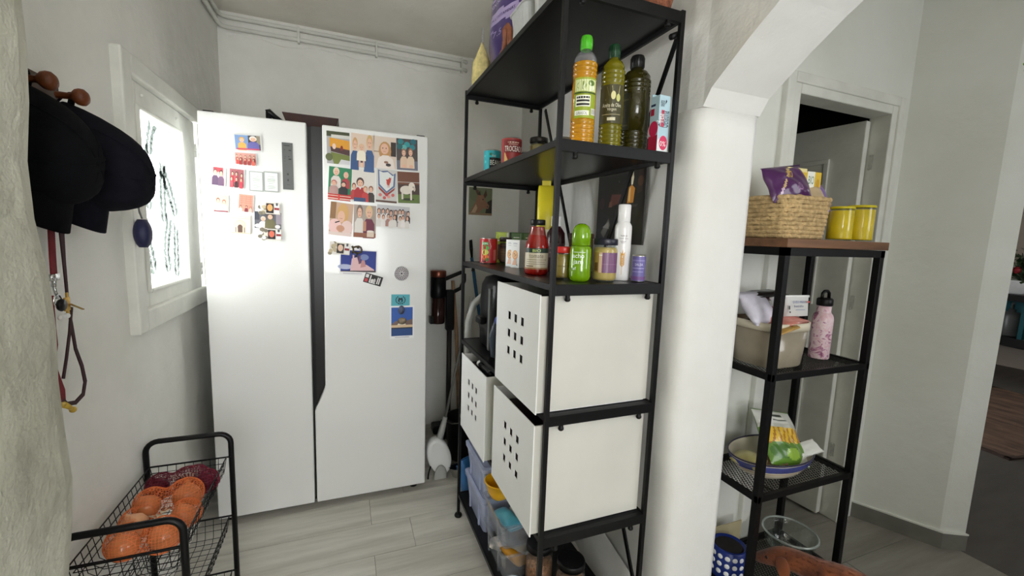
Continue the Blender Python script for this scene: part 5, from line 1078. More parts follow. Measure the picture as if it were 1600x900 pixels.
q = lp((84, 434), (84, 448), (87, 458), (82, 466)); b = MB(); b.tube([q[0], q[1]], .0045, 8); b.tube([q[1], q[2], q[2]+V((0, .006, -.010)), q[3]], .0032, 8); b.box(q[0]+V((-.004, -.013, -.006)), q[0]+V((.004, .013, .008)))
b.build('trigger_clip', CHROME, lt, True)
q = lp((98, 632), (108, 636), (114, 640)); b = MB(); b.tube(q, [.007, .005, .004], 8); b.tube([q[0]+V((0, -.02, .006)), q[0]], .006, 8); b.ball(q[2], .007, n=8, m=6); b.build('yellow_buckle', mat('yellow_clip', (216, 180, 70), .45, var=.2, vscale=40), lt, True)
kt = thing('key_bunch', 'bunch of keys with brass keys and white tag hung on the lead clip', 'keys', tuple(lp((88, 470))[0]))
MB().tube([(.002, .013*math.cos(2*PI*k/18), .013*math.sin(2*PI*k/18)) for k in range(18)], .0018, 6, closed=True).build('ring', CHROME, kt)
MB().lathe([(0, -.004), (.012, -.004), (.014, 0), (.012, .004), (0, .004)], 18).build('black_fob', DARK, kt, True, loc=(.006, .004, -.010), rot=(0, PI/2, 0))
BRS = mat('brass', (190, 150, 60), .3, .9, var=.2, vscale=40)
b = MB(); b.box((.004, .014, -.026), (.007, .034, .004)); b.box((.004, .020, -.034), (.007, .030, -.026)); b.box((.004, .022, .004), (.007, .030, .014)); b.build('key', BRS, kt, bevel=.001)
MB().bar((.008, .030, -.012), (.014, .064, -.030), .005, .002).build('key_blade', BRS, kt)
b = MB(); b.box((.005, -.004, -.040), (.008, .018, -.032)); b.ball((.0065, -.004, -.036), .006, n=8, m=6); b.ball((.0065, .018, -.036), .006, n=8, m=6); b.build('white_tag', WHITE, kt)
# dark blue pouch on the window latch
t = thing('earphone_pouch', 'small dark blue rounded pouch hanging from the window latch', 'pouch', (WL+.046, 1.633, 1.306))
b = MB(); R = []
for i in range(9):
    f = i/8; s = max(.25, math.sin(PI*(.06+.88*f))**.45)
    R.append([(.022*s*math.cos(a), .028*s*math.copysign(abs(math.sin(a))**.7, math.sin(a)), -.045+.085*f) for a in [2*PI*k/20 for k in range(20)]])
b.loft(R); b.build('pouch', mat('navy_silicone', (34, 36, 74), .5, var=.15, vscale=20), t, True)
MB().tube([(0, 0, .042), (-.004, -.003, .066), (-.008, .004, .092), (-.010, .006, .090), (-.006, .003, .060), (0, .003, .042)], .0022, 6).build('loop', mat('grey_cord', (120, 120, 120), .6), t, True)

# =================================================================== CLEANING CORNER
t = thing('stick_vacuum', 'black cordless stick vacuum with copper end on the back wall', 'vacuum cleaner', (.565, 2.72, .70))
COP = mat('copper', (130, 76, 60), .3, .8, var=.15, vscale=20)
MB().lathe([(.046, .22), (.050, .23), (.050, .355), (0, .355)], 24).build('motor_body', DARK, t, True)
MB().lathe([(.049, .355), (.051, .36), (.051, .392), (.046, .398), (0, .398)], 24).build('copper_end', COP, t, True)
MB().lathe([(0, .05), (.040, .05), (.044, .06), (.044, .22), (0, .22)], 24).build('dust_cup', mat('smoked_cup', (52, 30, 26), .15, var=.2, vscale=20), t, True)
MB().box((-.055, -.03, .05), (-.03, .03, .10)).build('cup_latch', DARK, t, bevel=.004)
MB().tube([(.02, 0, .33), (.09, 0, .36), (.15, 0, .385), (.172, 0, .37), (.172, 0, .33), (.15, 0, .28), (.10, 0, .255), (.05, 0, .25)], .013, 10).build('handle', DARK, t, True)
MB().box((.05, -.025, .0), (.105, .025, .27)).build('battery', DARK, t, bevel=.010)
MB().tube([(.078, .0, -.68), (.078, 0, 0.02)], .017, 12).build('tube', mat('vacuum_tube', (60, 56, 54), .35, .3, var=.2, vscale=10), t, True)
MB().box((-.03, -.05, -.70), (.17, .05, -.645)).build('floor_head', DARK, t, bevel=.012)
# spray mop with white oval head
t = thing('floor_mop', 'white oval headed floor mop leaning beside the fridge', 'mop', (.475, 2.20, 0))
GW = mat('light_grey_plastic', (176, 176, 172), .4, var=.1, vscale=12)
def oval(yy, rx, rz, cx=0, cz=0): return [(cx+rx*math.cos(a), yy, cz+rz*math.sin(a)) for a in [2*PI*k/28 for k in range(28)]]
tl = Matrix.Rotation(-.30, 4, 'Y')
hd_ = MB().loft([oval(-.030, .040, .085), oval(-.034, .058, .104), oval(-.018, .064, .112), oval(.014, .064, .112), oval(.028, .05, .098)]).build('mop_head', WHITE, t, True); hd_.matrix_local = Matrix.Translation((-.005, 0, .118)) @ tl
pd = MB().loft([oval(-.030, .030, .072), oval(-.042, .038, .080), oval(-.046, .028, .07)]).build('mop_pad', GW, t, True); pd.matrix_local = hd_.matrix_local
pl = MB().tube([(.066*math.cos(a), -.026, .114*math.sin(a)) for a in [PI*.05+PI*.9*k/14+PI*.5 for k in range(15)]], .004, 6).build('dark_seam', DARK, t, True); pl.matrix_local = hd_.matrix_local
MB().tube([(.0, .01, .20), (.012, .0, .26), (.030, -.005, .335)], [.020, .018, .012], 12).build('neck', GW, t, True)
MB().tube([(.030, -.005, .33), (.085, -.01, .62), (.145, -.02, .92)], .007, 10).build('stick', mat('grey_tube', (150, 150, 146), .35, .5, var=.1, vscale=10), t, True)
MB().tube([(.143, -.02, .91), (.160, -.02, 1.0)], .011, 10).build('grip', GW, t, True)
t = thing('wooden_broom', 'broom with pale wooden stick behind the vacuum', 'broom', (.690, 2.60, 0))
MB().tube([(0, 0, .12), (-.005, .10, .70), (-.01, .20, 1.02)], .012, 10).build('stick', mat('pale_wood', (176, 140, 110), .5, var=.2, vscale=20), t, True)
MB().box((-.12, -.025, .07), (.12, .025, .13)).build('head', DARK, t, bevel=.008)
b = MB()
for k in range(24): b.bar((-.11+.0096*k, 0, .075), (-.112+.0098*k, .01*(k % 3-1), .0), .006, .03)
stuff(b.build('bristles', DARK, t))
t = thing('blue_handled_mop', 'mop with a blue pole and dark end loop leaning on the back wall', 'mop', (.93, 2.60, 0))
MB().tube([(0, 0, .10), (-.11, .14, 1.0), (-.13, .17, 1.18)], .011, 10).build('pole', mat('blue_pole', (36, 92, 130), .4, var=.1, vscale=12), t, True)
MB().tube([(-.129, .168, 1.17), (-.138, .18, 1.24), (-.140, .186, 1.295), (-.130, .188, 1.30), (-.125, .182, 1.24), (-.127, .172, 1.18)], .006, 8).build('end_loop', DARK, t, True)
b = MB()
for k in range(20): a = 2*PI*k/20; b.tube([(0, 0, .12), (.05*math.cos(a), .05*math.sin(a), .07), (.08*math.cos(a), .08*math.sin(a), .006)], .008, 5)
stuff(b.build('mop_strands', mat('grey_strands', (120, 116, 110), .9), t, True))
t = thing('grey_handle_tool', 'pale grey curved handle of a floor tool leaning behind the shelf', 'floor tool', (.62, 2.05, 0))
MB().tube([(.06, .05, .05), (-.035, -.02, .55), (-.048, -.03, .80), (-.046, -.03, .90), (-.02, -.03, .99), (.04, -.03, 1.045), (.065, -.03, 1.06)], [.012, .014, .018, .018, .018, .016, .015], 12).build('handle', GW, t, True)
MB().box((-.04, -.01, .0), (.15, .10, .06)).build('foot', GW, t, bevel=.012)
t = thing('black_bucket', 'dark plastic bucket in the corner behind the floor mop', 'bucket', (.66, 2.36, 0))
MB().lathe([(0, .004), (.085, 0), (.095, .01), (.112, .24), (.118, .245), (.118, .252), (.108, .252), (.092, .015), (0, .012)], 28).build('bucket', DARK, t, True)
MB().tube([(.116, 0, .235), (.10, -.08, .25), (.0, -.12, .262), (-.10, -.08, .25), (-.116, 0, .235)], .003, 6).build('handle', CHROME, t, True)
packet('detergent_bag', 'green and white packet behind the far shelf post', .680, 1.96, .20, .11, .20, .08, (190, 200, 170), .2, 'bag', 11, rx=1.3)
packet('blue_bag', 'blue plastic refill bag on the floor behind the far shelf post', .570, 1.94, .11, .09, .21, .07, (46, 110, 170), .5, 'bag', 12, rx=1.45)
t = thing('foil_tray', 'shiny crumpled foil tray on the floor behind the mop head', 'tray', (.585, 2.16, .0005))
b = MB(); b.lathe([(0, .002), (.045, 0), (.058, .05), (.066, .052), (.066, .055), (.055, .052), (.042, .006), (0, .006)], 16, sy=.7); b.build('tray', CHROME, t); MB().box((-.02, -.02, .006), (.03, .02, .05)).build('sponge', mat('sponge_blue', (70, 120, 190), .9, var=.3, vscale=60), t, bevel=.004)

# pictures on the walls
p0 = at(733, 293, 'y', 2.848); p1 = at(772, 338, 'y', 2.848)
t = thing('horse_picture', 'small unframed picture of a brown horse head on the back wall', 'picture', (p0.x, 2.849, p1.z+.003))
w_, h_ = .165, .185
MB().box((0, -.006, 0), (w_, 0, h_)).build('board', mat('picture_edge', (120, 110, 80), .6, var=.1, vscale=20), t)
decal('picture_print', t, [('r', 0, 0, 1, 1, (118, 124, 92)), ('e', .3, .74, .3, .25, (110, 116, 84)), ('p', [(.7, 0), (1, 0), (1, .6), (.8, .5)], (44, 38, 30)), ('p', [(.22, .98), (.36, .70), (.44, .72), (.40, .90)], (84, 60, 44)), ('p', [(.72, .95), (.60, .70), (.68, .62), (.78, .74)], (84, 60, 44)), ('p', [(.02, .05), (.30, .50), (.36, .74), (.62, .74), (.72, .52), (.88, .36), (.84, .24), (.62, .26), (.40, .06)], (146, 104, 78)), ('p', [(.44, .72), (.56, .72), (.58, .5), (.50, .44)], (150, 110, 84)), ('p', [(.08, .05), (.3, .40), (.36, .25), (.26, .05)], (190, 160, 126)), ('e', .60, .58, .03, .025, (26, 20, 18)), ('e', .80, .32, .03, .02, (50, 34, 28)), ('p', [(.36, .74), (.46, .9), (.5, .72)], (60, 44, 34)), ('r', 0, 0, 1, .08, (150, 126, 96))], plane_map((0, -.006, 0), (1, 0, 0), (0, 0, 1)), w_, h_, nu=1)
# dark candle poster lying flat on the slanted right wall
wd = (RW1-RW0).normalized(); wn2 = V((-wd.y, wd.x))       # normal into the kitchen
def wallhit(px, py, off=.004):
    d = _f + _r*((px-800)/FPX) - _u*((py-450)/FPX); o2 = RW0+wn2*off
    k = (o2.x*wn2.x+o2.y*wn2.y)/(d.x*wn2.x+d.y*wn2.y); return CO+d*k
A0 = wallhit(932, 380); A1 = wallhit(1004, 382); A2 = wallhit(1014, 250)
ux = V((A1.x-A0.x, A1.y-A0.y, 0)); pwid = ux.length; ux.normalize(); pz0 = (A0.z+A1.z)/2; phg = .34
t = thing('candle_poster', 'dark unframed poster with a burning candle on the right wall', 'poster', (A0.x, A0.y, pz0)); t.rotation_euler = (0, 0, math.atan2(ux.y, ux.x))
MB().box((0, -.004, 0), (pwid, .002, phg)).build('sheet', mat('poster_edge', (60, 58, 56), .5, var=.1, vscale=20), t)
KK = (20, 18, 19)
decal('poster_print', t, [('r', 0, 0, 1, 1, KK), ('p', [(.0, 0), (.35, 0), (.30, .3), (.1, .36), (0, .3)], (30, 32, 34)), ('p', [(.3, .40), (.58, .44), (.55, .52), (.34, .54)], (96, 50, 46)), ('p', [(.28, .40), (.36, .40), (.35, .46), (.30, .46)], (120, 80, 60)), ('p', [(.12, .12), (.3, .28), (.34, .2), (.2, .06)], (96, 92, 88)), ('p', [(.16, .18), (.3, .24), (.32, .16)], (140, 136, 130)), ('p', [(.68, .42), (.80, .42), (.82, .56), (.76, .60), (.70, .58)], (226, 150, 60)), ('p', [(.70, .44), (.74, .43), (.74, .58), (.71, .56)], (246, 206, 130)), ('p', [(.745, .60), (.775, .60), (.79, .67), (.765, .78), (.74, .67)], (250, 238, 206)), ('p', [(.62, .40), (.9, .40), (.86, .375), (.68, .375)], (70, 66, 64)), ('r', .72, .1, .78, .375, (36, 32, 32)), ('p', [(.86, .5), (.96, .52), (.98, .95), (.90, .95)], (50, 36, 30)), ('e', .92, .62, .05, .05, (90, 60, 40)), ('e', .94, .82, .03, .05, (80, 56, 40)), ('e', .50, .80, .026, .028, (206, 206, 206)), ('e', .50, .796, .014, .014, KK), ('p', [(.485, .82), (.5, .85), (.515, .82)], (206, 206, 206)), ('e', .5, .66, .01, .012, (90, 90, 90)), ('e', .13, .45, .06, .07, (50, 34, 40))], plane_map((0, -.0042, 0), (1, 0, 0), (0, 0, 1)), pwid, phg, nu=1)

# =================================================================== HALL RACK
kx0, kx1, ky0, ky1 = 1.268, 1.772, .913, 1.172
rk = thing('hall_rack', 'narrow black steel rack with a wooden top and mesh shelves', 'shelf', (0, 0, 0))
pw = .0115
for x in (kx0+pw, kx1-pw):
    for y in (ky0+pw, ky1-pw): MB().box((x-pw, y-pw, 0), (x+pw, y+pw, 1.325)).build('post', STEEL, rk, bevel=.002)
b = MB(); b.box((kx0, ky0, 1.303), (kx1, ky0+.022, 1.328)); b.box((kx0, ky1-.022, 1.303), (kx1, ky1, 1.328)); b.box((kx0, ky0, 1.303), (kx0+.022, ky1, 1.328)); b.box((kx1-.022, ky0, 1.303), (kx1, ky1, 1.328)); b.build('top_frame', STEEL, rk)
WT = grain('oak_board', (126, 88, 58), (84, 56, 38), 2.0, 30, 30, .45, .15)
MB().box((kx0-.004, ky0-.006, 1.329), (kx1+.006, ky1, 1.357)).build('wooden_top', WT, rk, bevel=.002)
def mesh_shelf(z):
    b = MB(); b.box((kx0, ky0+.001, z-.022), (kx1, ky0+.014, z)); b.box((kx0, ky1-.014, z-.022), (kx1, ky1-.001, z)); b.box((kx0+.001, ky0, z-.022), (kx0+.014, ky1, z)); b.box((kx1-.014, ky0, z-.022), (kx1-.001, ky1, z))
    s = b.build('shelf_frame', STEEL, rk)
    b = MB(); x0, x1, y0, y1 = kx0+.012, kx1-.012, ky0+.012, ky1-.012
    for sg in (1, -1):
        st = .0125; n = int(((x1-x0)+(y1-y0)*.6)/st)+2
        for k in range(n):
            c = x0-(y1-y0)*.6+k*st if sg > 0 else x0+k*st
            # x = c + sg*.6*(y-y0)
            ya, yb = y0, y1
            lo, hi = sorted(((x0-c)/(sg*.6)+y0, (x1-c)/(sg*.6)+y0)); ya, yb = max(ya, lo), min(yb, hi)
            if yb-ya < .004: continue
            b.bar((c+sg*.6*(ya-y0), ya, z-.005), (c+sg*.6*(yb-y0), yb, z-.005), .0022, .0014)
    stuff(b.build('mesh_panel', STEEL, s))
for z in (.920, .4995, .095): mesh_shelf(z)
ZK = 1.3575
# straw basket with packets
STRAW = mat('straw_rope', (206, 176, 126), .85, var=.4, vscale=70, bump=.6, bscale=160)
t = thing('straw_basket', 'straw basket of coiled rope full of packets on the rack top', 'basket', (1.402, 1.045, ZK+.001))
def sup(w, d, z, n=44, e=.42): return [V((w*math.copysign(abs(math.cos(a))**e, math.cos(a)), d*math.copysign(abs(math.sin(a))**e, math.sin(a)), z)) for a in [2*PI*k/n for k in range(n)]]
NC = 10
for k in range(NC):
    f = k/(NC-1); P = sup(.108+.014*f, .098+.010*f, .007+.0135*k, 44, .5)
    P = [p+V((.0010*math.sin(i*2.3+k), .0010*math.cos(i*1.7+k), .0016*math.sin(i*2.1+k*2))) for i, p in enumerate(P)]
    MB().tube(P, [.0078+.0012*(i % 2) for i in range(44)], 7, closed=True).build('coil', STRAW, t, True)
MB().loft([sup(.11, .10, .001), sup(.11, .10, .008)]).build('base', STRAW, t)
PURP = (76, 26, 86)
pillow('purple_packet', 'shiny dark purple sweet packet sticking out of the straw basket', (1.345, .992, ZK+.178), (1, -.06, .16), (.05, .35, 1), .165, .12, .05, (74, 26, 84), [('e', .62, .30, .08, .11, (150, 110, 150)), ('e', .62, .30, .055, .08, (90, 40, 100)), ('p', [(.18, .3), (.34, .55), (.37, .52), (.22, .26)], (196, 170, 120)), ('p', [(.36, .62), (.52, .9), (.56, .86), (.40, .6)], (206, 176, 110)), ('p', [(.1, .1), (.2, .34), (.24, .3), (.15, .08)], (196, 170, 190)), ('t', 'xo', .40, .58, .2, (206, 170, 90), .14)], seed=21, crease=.2)
t = packet('lilac_packet', 'small cream and lilac packet tucked in front of the yellow box', 1.452, .978, ZK+.136, .09, .10, .03, (200, 176, 140), -.3, seed=22, rx=1.0)
t = packet('lilac_wrapper', 'lilac wrapper beside the cream packet in the basket', 1.490, .982, ZK+.140, .07, .09, .02, (130, 100, 170), -.2, seed=23, rx=1.1)
t = thing('yellow_box', 'yellow cardboard box with green letters standing in the straw basket', 'box', (1.436, 1.012, ZK+.02), -.06)
YC = mat('yellow_card', (222, 184, 44), .5, var=.08, vscale=12)
MB().box((-.085, -.02, 0), (.070, .02, .205)).build('carton', YC, t, bevel=.001)
MB().box((-.085, -.021, .20), (.0, .021, .212)).build('flap', mat('pale_yellow', (232, 216, 150), .5), t)
decal('carton_print', t, [('r', .58, .72, .80, 1, (236, 236, 226)), ('t', 'BIO', .62, .80, .13, (40, 110, 40), .16), ('e', .90, .82, .05, .07, (196, 150, 30)), ('r', .2, .2, .9, .6, (206, 160, 40))], plane_map((-.085, -.0202, 0), (1, 0, 0), (0, 0, 1)), .155, .205)
packet('red_packet', 'small red and white packet at the right rim of the straw basket', 1.530, 1.01, ZK+.165, .06, .08, .035, (200, 26, 50), .4, seed=24, rx=1.0)
YFL = mat('yellow_contents', (244, 208, 0), .3, var=.12, vscale=30)
def ybjar(label, x, y, r, h):
    t = thing('yellow_jar', label, 'jar', (x, y, ZK+.001), 0, 'yellow jars on the rack top')
    MB().lathe([(0, .003), (r*.92, 0), (r, .005), (r, h*.93), (r*.96, h*.97), (0, h*.97)], 28).build('glass', GLASS, t, True)
    MB().lathe([(0, .004), (r*.97, .004), (r*.985, .008), (r*.985, h*.88), (0, h*.90)], 26).build('filling', YFL, t, True)
    MB().lathe([(r*.97, h*.93), (r*1.02, h*.94), (r*1.02, h*.985), (r*.96, h), (0, h*.99)], 28).build('lid', mat('yellow_green_lid', (214, 198, 24), .15, var=.1, vscale=20), t, True)
ybjar('yellow jar on the rack top next to the straw basket', 1.602, .970, .037, .115)
ybjar('larger yellow jar at the right end of the rack top', 1.694, .962, .041, .124)
# middle shelf: clear basket, bottle
ZM = .9205
t = thing('handled_basket', 'clear plastic basket with cream rim full of wrapped bread', 'basket', (1.402, 1.040, ZM))
SMK = clearmat('smoky_clear', (206, 194, 172), .45, .2, (226, 216, 200))
MB().loft([sup(.095, .085, .001, 40, .6), sup(.098, .088, .006, 40, .6), sup(.107, .098, .135, 40, .6), sup(.104, .095, .135, 40, .6), sup(.094, .084, .008, 40, .6)]).build('tub', SMK, t, True)
CRM = mat('cream_plastic', (216, 206, 184), .35, var=.05, vscale=10)
MB().loft([sup(.106, .097, .128, 40, .6), sup(.110, .101, .128, 40, .6), sup(.111, .102, .155, 40, .6), sup(.106, .097, .155, 40, .6)], False, False).build('rim', CRM, t, True)
OCH = mat('wooden_handle', (190, 150, 80), .45, var=.25, vscale=30)
b = MB(); b.tube([(-.100, -.104, .130), (-.02, -.108, .150)], .016, 10, flat=.35); b.build('handle', OCH, t, True)
MB().tube([(-.038, -.117, .147), (-.038, -.106, .147)], .006, 10).build('handle_rivet', BRS, t, True)
packet('bread_bag', 'clear wrapped brown bread loaf in the handled basket', 1.368, 1.04, ZM+.072, .10, .10, .085, (150, 96, 76), .1, seed=31)
packet('bread_bag', 'pale dough packet at the right of the handled basket', 1.446, 1.04, ZM+.055, .045, .10, .075, (206, 180, 130), 0, seed=32)
packet('pink_packet', 'pink and copper foil packet on top of the wrapped bread', 1.42, 1.01, ZM+.152, .15, .12, .05, (206, 130, 116), .2, seed=33, rough=.2)
packet('lavender_packet', 'white and lavender packet leaning at the left in the handled basket', 1.335, 1.04, ZM+.195, .13, .12, .05, (216, 212, 226), .1, seed=34, rx=.9)
packet('red_wrapper', 'small bright red wrapper by the water bottle', 1.50, 1.07, ZM+.165, .05, .06, .03, (196, 40, 44), -.3, seed=35, rx=.6)
packet('black_bag', 'crumpled black bag behind the white tub in the handled basket', 1.42, 1.09, ZM+.232, .20, .07, .04, (28, 24, 24), .05, 'bag', 36)
t = thing('white_tub', 'white tub with blue lettering standing on the packets in the basket', 'tub', (1.432, .985, ZM+.172), -.1); t.rotation_euler = (-.25, 0, -.1)
MB().loft([[V((p.x, p.y, p.z)) for p in sup(.048, .028, 0, 28, .35)], sup(.055, .034, .062, 28, .35), sup(.058, .037, .063, 28, .35), sup(.058, .037, .07, 28, .35)]).build('tub', WHITE, t, True)
decal('tub_print', t, [('t', 'QUESO FRESCO', .18, .62, .14, (40, 60, 140), .62), ('t', 'batido', .24, .42, .12, (60, 70, 120), .4), ('r', .3, .26, .7, .29, (150, 160, 190)), ('r', 0, .3, .06, .5, (30, 30, 30)), ('e', .05, .16, .03, .05, (30, 30, 30)), ('r', .8, .66, .92, .74, (206, 80, 80))], plane_map((-.05, -.0342, .003), (1, 0, 0), (0, -.095, 1)), .10, .062)
t = thing('water_bottle', 'pink floral metal water bottle with a black loop cap on the rack', 'bottle', (1.655, 1.020, ZM))
FLO = D.materials.new('floral_print'); FLO.use_nodes = True; nt = FLO.node_tree; p_ = nt.nodes['Principled BSDF']; p_.inputs['Roughness'].default_value = .35
tc = nt.nodes.new('ShaderNodeTexCoord'); nz = nt.nodes.new('ShaderNodeTexNoise'); nz.inputs['Scale'].default_value = 26; nz.inputs['Detail'].default_value = 2; nz.inputs['Distortion'].default_value = 2.2
cr = nt.nodes.new('ShaderNodeValToRGB'); cr.color_ramp.elements[0].position = .34; cr.color_ramp.elements[0].color = (*lin((150, 84, 120)), 1); cr.color_ramp.elements[1].position = .47; cr.color_ramp.elements[1].color = (*lin((236, 216, 220)), 1)
e_ = cr.color_ramp.elements.new(.40); e_.color = (*lin((206, 150, 176)), 1); e_ = cr.color_ramp.elements.new(.62); e_.color = (*lin((226, 186, 196)), 1)
nt.links.new(tc.outputs['Object'], nz.inputs['Vector']); nt.links.new(nz.outputs['Fac'], cr.inputs[0]); nt.links.new(cr.outputs[0], p_.inputs['Base Color'])
MB().lathe([(0, .001), (.031, 0), (.0335, .004), (.0335, .150), (.031, .163), (.024, .172), (.0225, .176), (.0225, .200), (0, .200)], 28).build('bottle', FLO, t, True)
MB().lathe([(.024, .198), (.026, .200), (.026, .222), (.022, .226), (0, .226)], 22).build('cap', DARK, t, True)
MB().tube([(-.020, 0, .222), (-.018, 0, .244), (-.008, 0, .252), (.008, 0, .252), (.018, 0, .244), (.020, 0, .222)], .0055, 8).build('cap_loop', DARK, t, True)
# lower shelf: painted bowl with packets
ZL = .5000
t = thing('painted_bowl', 'large cream oval bowl with a blue band on the lower rack shelf', 'bowl', (1.468, 1.030, ZL+.001))
CER = mat('cream_glaze', (226, 216, 196), .2, coat=.5, var=.08, vscale=12); BLU = mat('blue_glaze', (62, 68, 128), .2, coat=.5, var=.25, vscale=30)
sy = .64; R0 = .172
def ell(r, z): return (r, z)
MB().lathe([(0, .004), (.09, 0), (.105, .002), (.135, .018), (.160, .044), (.172, .070), (.176, .074), (.172, .077), (.165, .070), (.150, .044), (.12, .020), (0, .014)], 44, sy=sy).build('bowl', CER, t, True)
MB().lathe([(.1625, .0465), (.1745, .0715), (.1752, .0713), (.1634, .0463)], 44, sy=sy).build('blue_band', BLU, t, True)
MB().lathe([(.1525, .0365), (.1545, .0395), (.1552, .0393), (.1532, .0363)], 44, sy=sy).build('gold_line', mat('ochre_line', (150, 120, 70), .3), t, True)
MB().tube([(.174*math.cos(2*PI*k/44), sy*.174*math.sin(2*PI*k/44), .0765) for k in range(44)], .003, 6, closed=True).build('dark_rim', mat('dark_blue_rim', (44, 36, 66), .3), t, True)
pillow('salad_bag', 'green and yellow vegetable packet with white corner in the painted bowl', (1.495, 1.018, ZL+.128), (1, -.10, -.20), (-.15, .55, .62), .185, .20, .055, (96, 138, 46), [('r', 0, .70, 1, 1, (214, 214, 206)), ('r', 0, .66, 1, .72, (190, 190, 180)), ('r', .30, .86, .62, .90, (60, 66, 56)), ('r', .34, .78, .7, .80, (90, 96, 86)), ('p', [(.08, .36), (.95, .40), (.98, .66), (.06, .66)], (176, 120, 40))] + [('p', [(.08+.13*k, .38), (.15+.13*k, .36), (.26+.12*k, .64), (.18+.12*k, .66)], (226, 186, 56)) for k in range(6)] + [('e', .3, .22, .26, .12, (70, 116, 36)), ('e', .55, .18, .18, .10, (150, 186, 70)), ('p', [(.68, 0), (1, 0), (1, .20), (.86, .22)], (236, 236, 232))], seed=41, crease=.25, n=40)
pillow('white_wrapper', 'white folded paper corner over the right rim of the painted bowl', (1.590, .975, ZL+.092), (1, -.2, .25), (.1, .5, .25), .085, .05, .008, (230, 230, 226), seed=42)
packet('pale_packet', 'clear bag of pale yellow food in the left of the painted bowl', 1.355, 1.02, ZL+.062, .10, .10, .05, (190, 180, 120), .4, seed=43)
packet('brown_packet', 'brown and white packet lying flat in the painted bowl', 1.43, 1.0, ZL+.065, .09, .07, .03, (150, 110, 96), -.4, seed=44)
# bottom of the rack: glass bowl, blue dotted container, cardboard
t = thing('glass_bowl', 'large clear glass bowl on the bottom rack shelf behind the dog', 'bowl', (1.650, 1.040, .0965))
MB().lathe([(0, .004), (.045, 0), (.054, .004), (.078, .03), (.090, .075), (.094, .094), (.097, .098), (.094, .101), (.086, .078), (.074, .034), (.05, .008), (0, .008)], 36).build('bowl', GLASS, t, True)
RIMG = clearmat('glass_rim_highlight', (206, 216, 212), .45, .05, (230, 238, 234), .2)  # paler than the bowl glass: rim highlight put into the colour
MB().tube([(.095*math.cos(2*PI*k/36), .095*math.sin(2*PI*k/36), .099) for k in range(36)], .0045, 8, closed=True).build('rim', RIMG, t, True)
t = thing('dotted_container', 'dark blue container with white dots on the bottom rack shelf', 'container', (1.345, 1.062, .0965))
NB = mat('navy_plastic', (22, 44, 118), .35, var=.1, vscale=12)
MB().lathe([(0, .001), (.066, 0), (.07, .006), (.062, .105), (.055, .11), (.05, .10), (0, .09)], 30).build('container', NB, t, True)
MB().lathe([(.050, .100), (.046, .104), (0, .104)], 26).build('dark_food', mat('dark_food', (26, 20, 18), .9, var=.4, vscale=90), t)
WDm = mat('white_dot', (236, 236, 236), .4); b = MB()
for k in range(9):
    for q, zz in enumerate((.03, .058, .086)):
        a = facecam(1.345, 1.062)-1.6+.4*k+.0*q; rr2 = .070-.0765*zz; b.ball((rr2*math.cos(a), rr2*math.sin(a), zz), .0095, .0095, .0095, 10, 6, Matrix.Rotation(a, 4, 'Z') @ Matrix.Diagonal((.18, 1, 1, 1)))
stuff(b.build('white_dots', WDm, t, True))
t = thing('cardboard_sheet', 'beige cardboard sheet standing behind the blue container', 'cardboard', (1.405, 1.135, .0965))
MB().box((-.11, 0, 0), (.09, .004, .12)).build('sheet', mat('beige_card', (176, 164, 130), .8, var=.1, vscale=20), t); MB().box((-.11, -.03, 0), (.09, 0, .004)).build('fold', mat('beige_card', (176, 164, 130), .8), t)

# =================================================================== DOG
def skinned(name, verts, edges, radii, root, m, parent=None, sub=2):
    me = D.meshes.new(name); me.from_pydata(verts, edges, []); o = D.objects.new(name, me); COL.objects.link(o)
    k = o.modifiers.new('skin', 'SKIN'); k.use_smooth_shade = True
    for i, r in enumerate(radii):
        sv = me.skin_vertices[0].data[i]; sv.radius = r if isinstance(r, tuple) else (r, r); sv.use_root = (i == root)
    k = o.modifiers.new('sub', 'SUBSURF'); k.levels = sub; k.render_levels = sub
    me.materials.append(m)
    if parent: o.parent = parent
    return o
FUR = D.materials.new('dog_fur'); FUR.use_nodes = True; nt = FUR.node_tree; p_ = nt.nodes['Principled BSDF']; p_.inputs['Roughness'].default_value = .75; p_.inputs['Sheen Weight'].default_value = .3
tc = nt.nodes.new('ShaderNodeTexCoord'); n1 = nt.nodes.new('ShaderNodeTexNoise'); n1.inputs['Scale'].default_value = 7; n2 = nt.nodes.new('ShaderNodeTexNoise'); n2.inputs['Scale'].default_value = 260; n2.inputs['Detail'].default_value = 4
cr = nt.nodes.new('ShaderNodeValToRGB'); cr.color_ramp.elements[0].position = .35; cr.color_ramp.elements[0].color = (*lin((92, 42, 17)), 1); cr.color_ramp.elements[1].position = .65; cr.color_ramp.elements[1].color = (*lin((176, 94, 40)), 1)
bp = nt.nodes.new('ShaderNodeBump'); bp.inputs['Strength'].default_value = .5; bp.inputs['Distance'].default_value = .004
nt.links.new(tc.outputs['Object'], n1.inputs['Vector']); nt.links.new(tc.outputs['Object'], n2.inputs['Vector']); nt.links.new(n1.outputs['Fac'], cr.inputs[0]); nt.links.new(cr.outputs[0], p_.inputs['Base Color']); nt.links.new(n2.outputs['Fac'], bp.inputs['Height']); nt.links.new(bp.outputs[0], p_.inputs['Normal'])
DOGX, DOGY, DOGA, DS = 1.592, .690, math.radians(117), .90
dg_ = thing('dog', 'small brown dog standing with lowered head at the hall rack', 'dog', (DOGX, DOGY, 0), DOGA); dg_.scale = (DS, DS, DS)
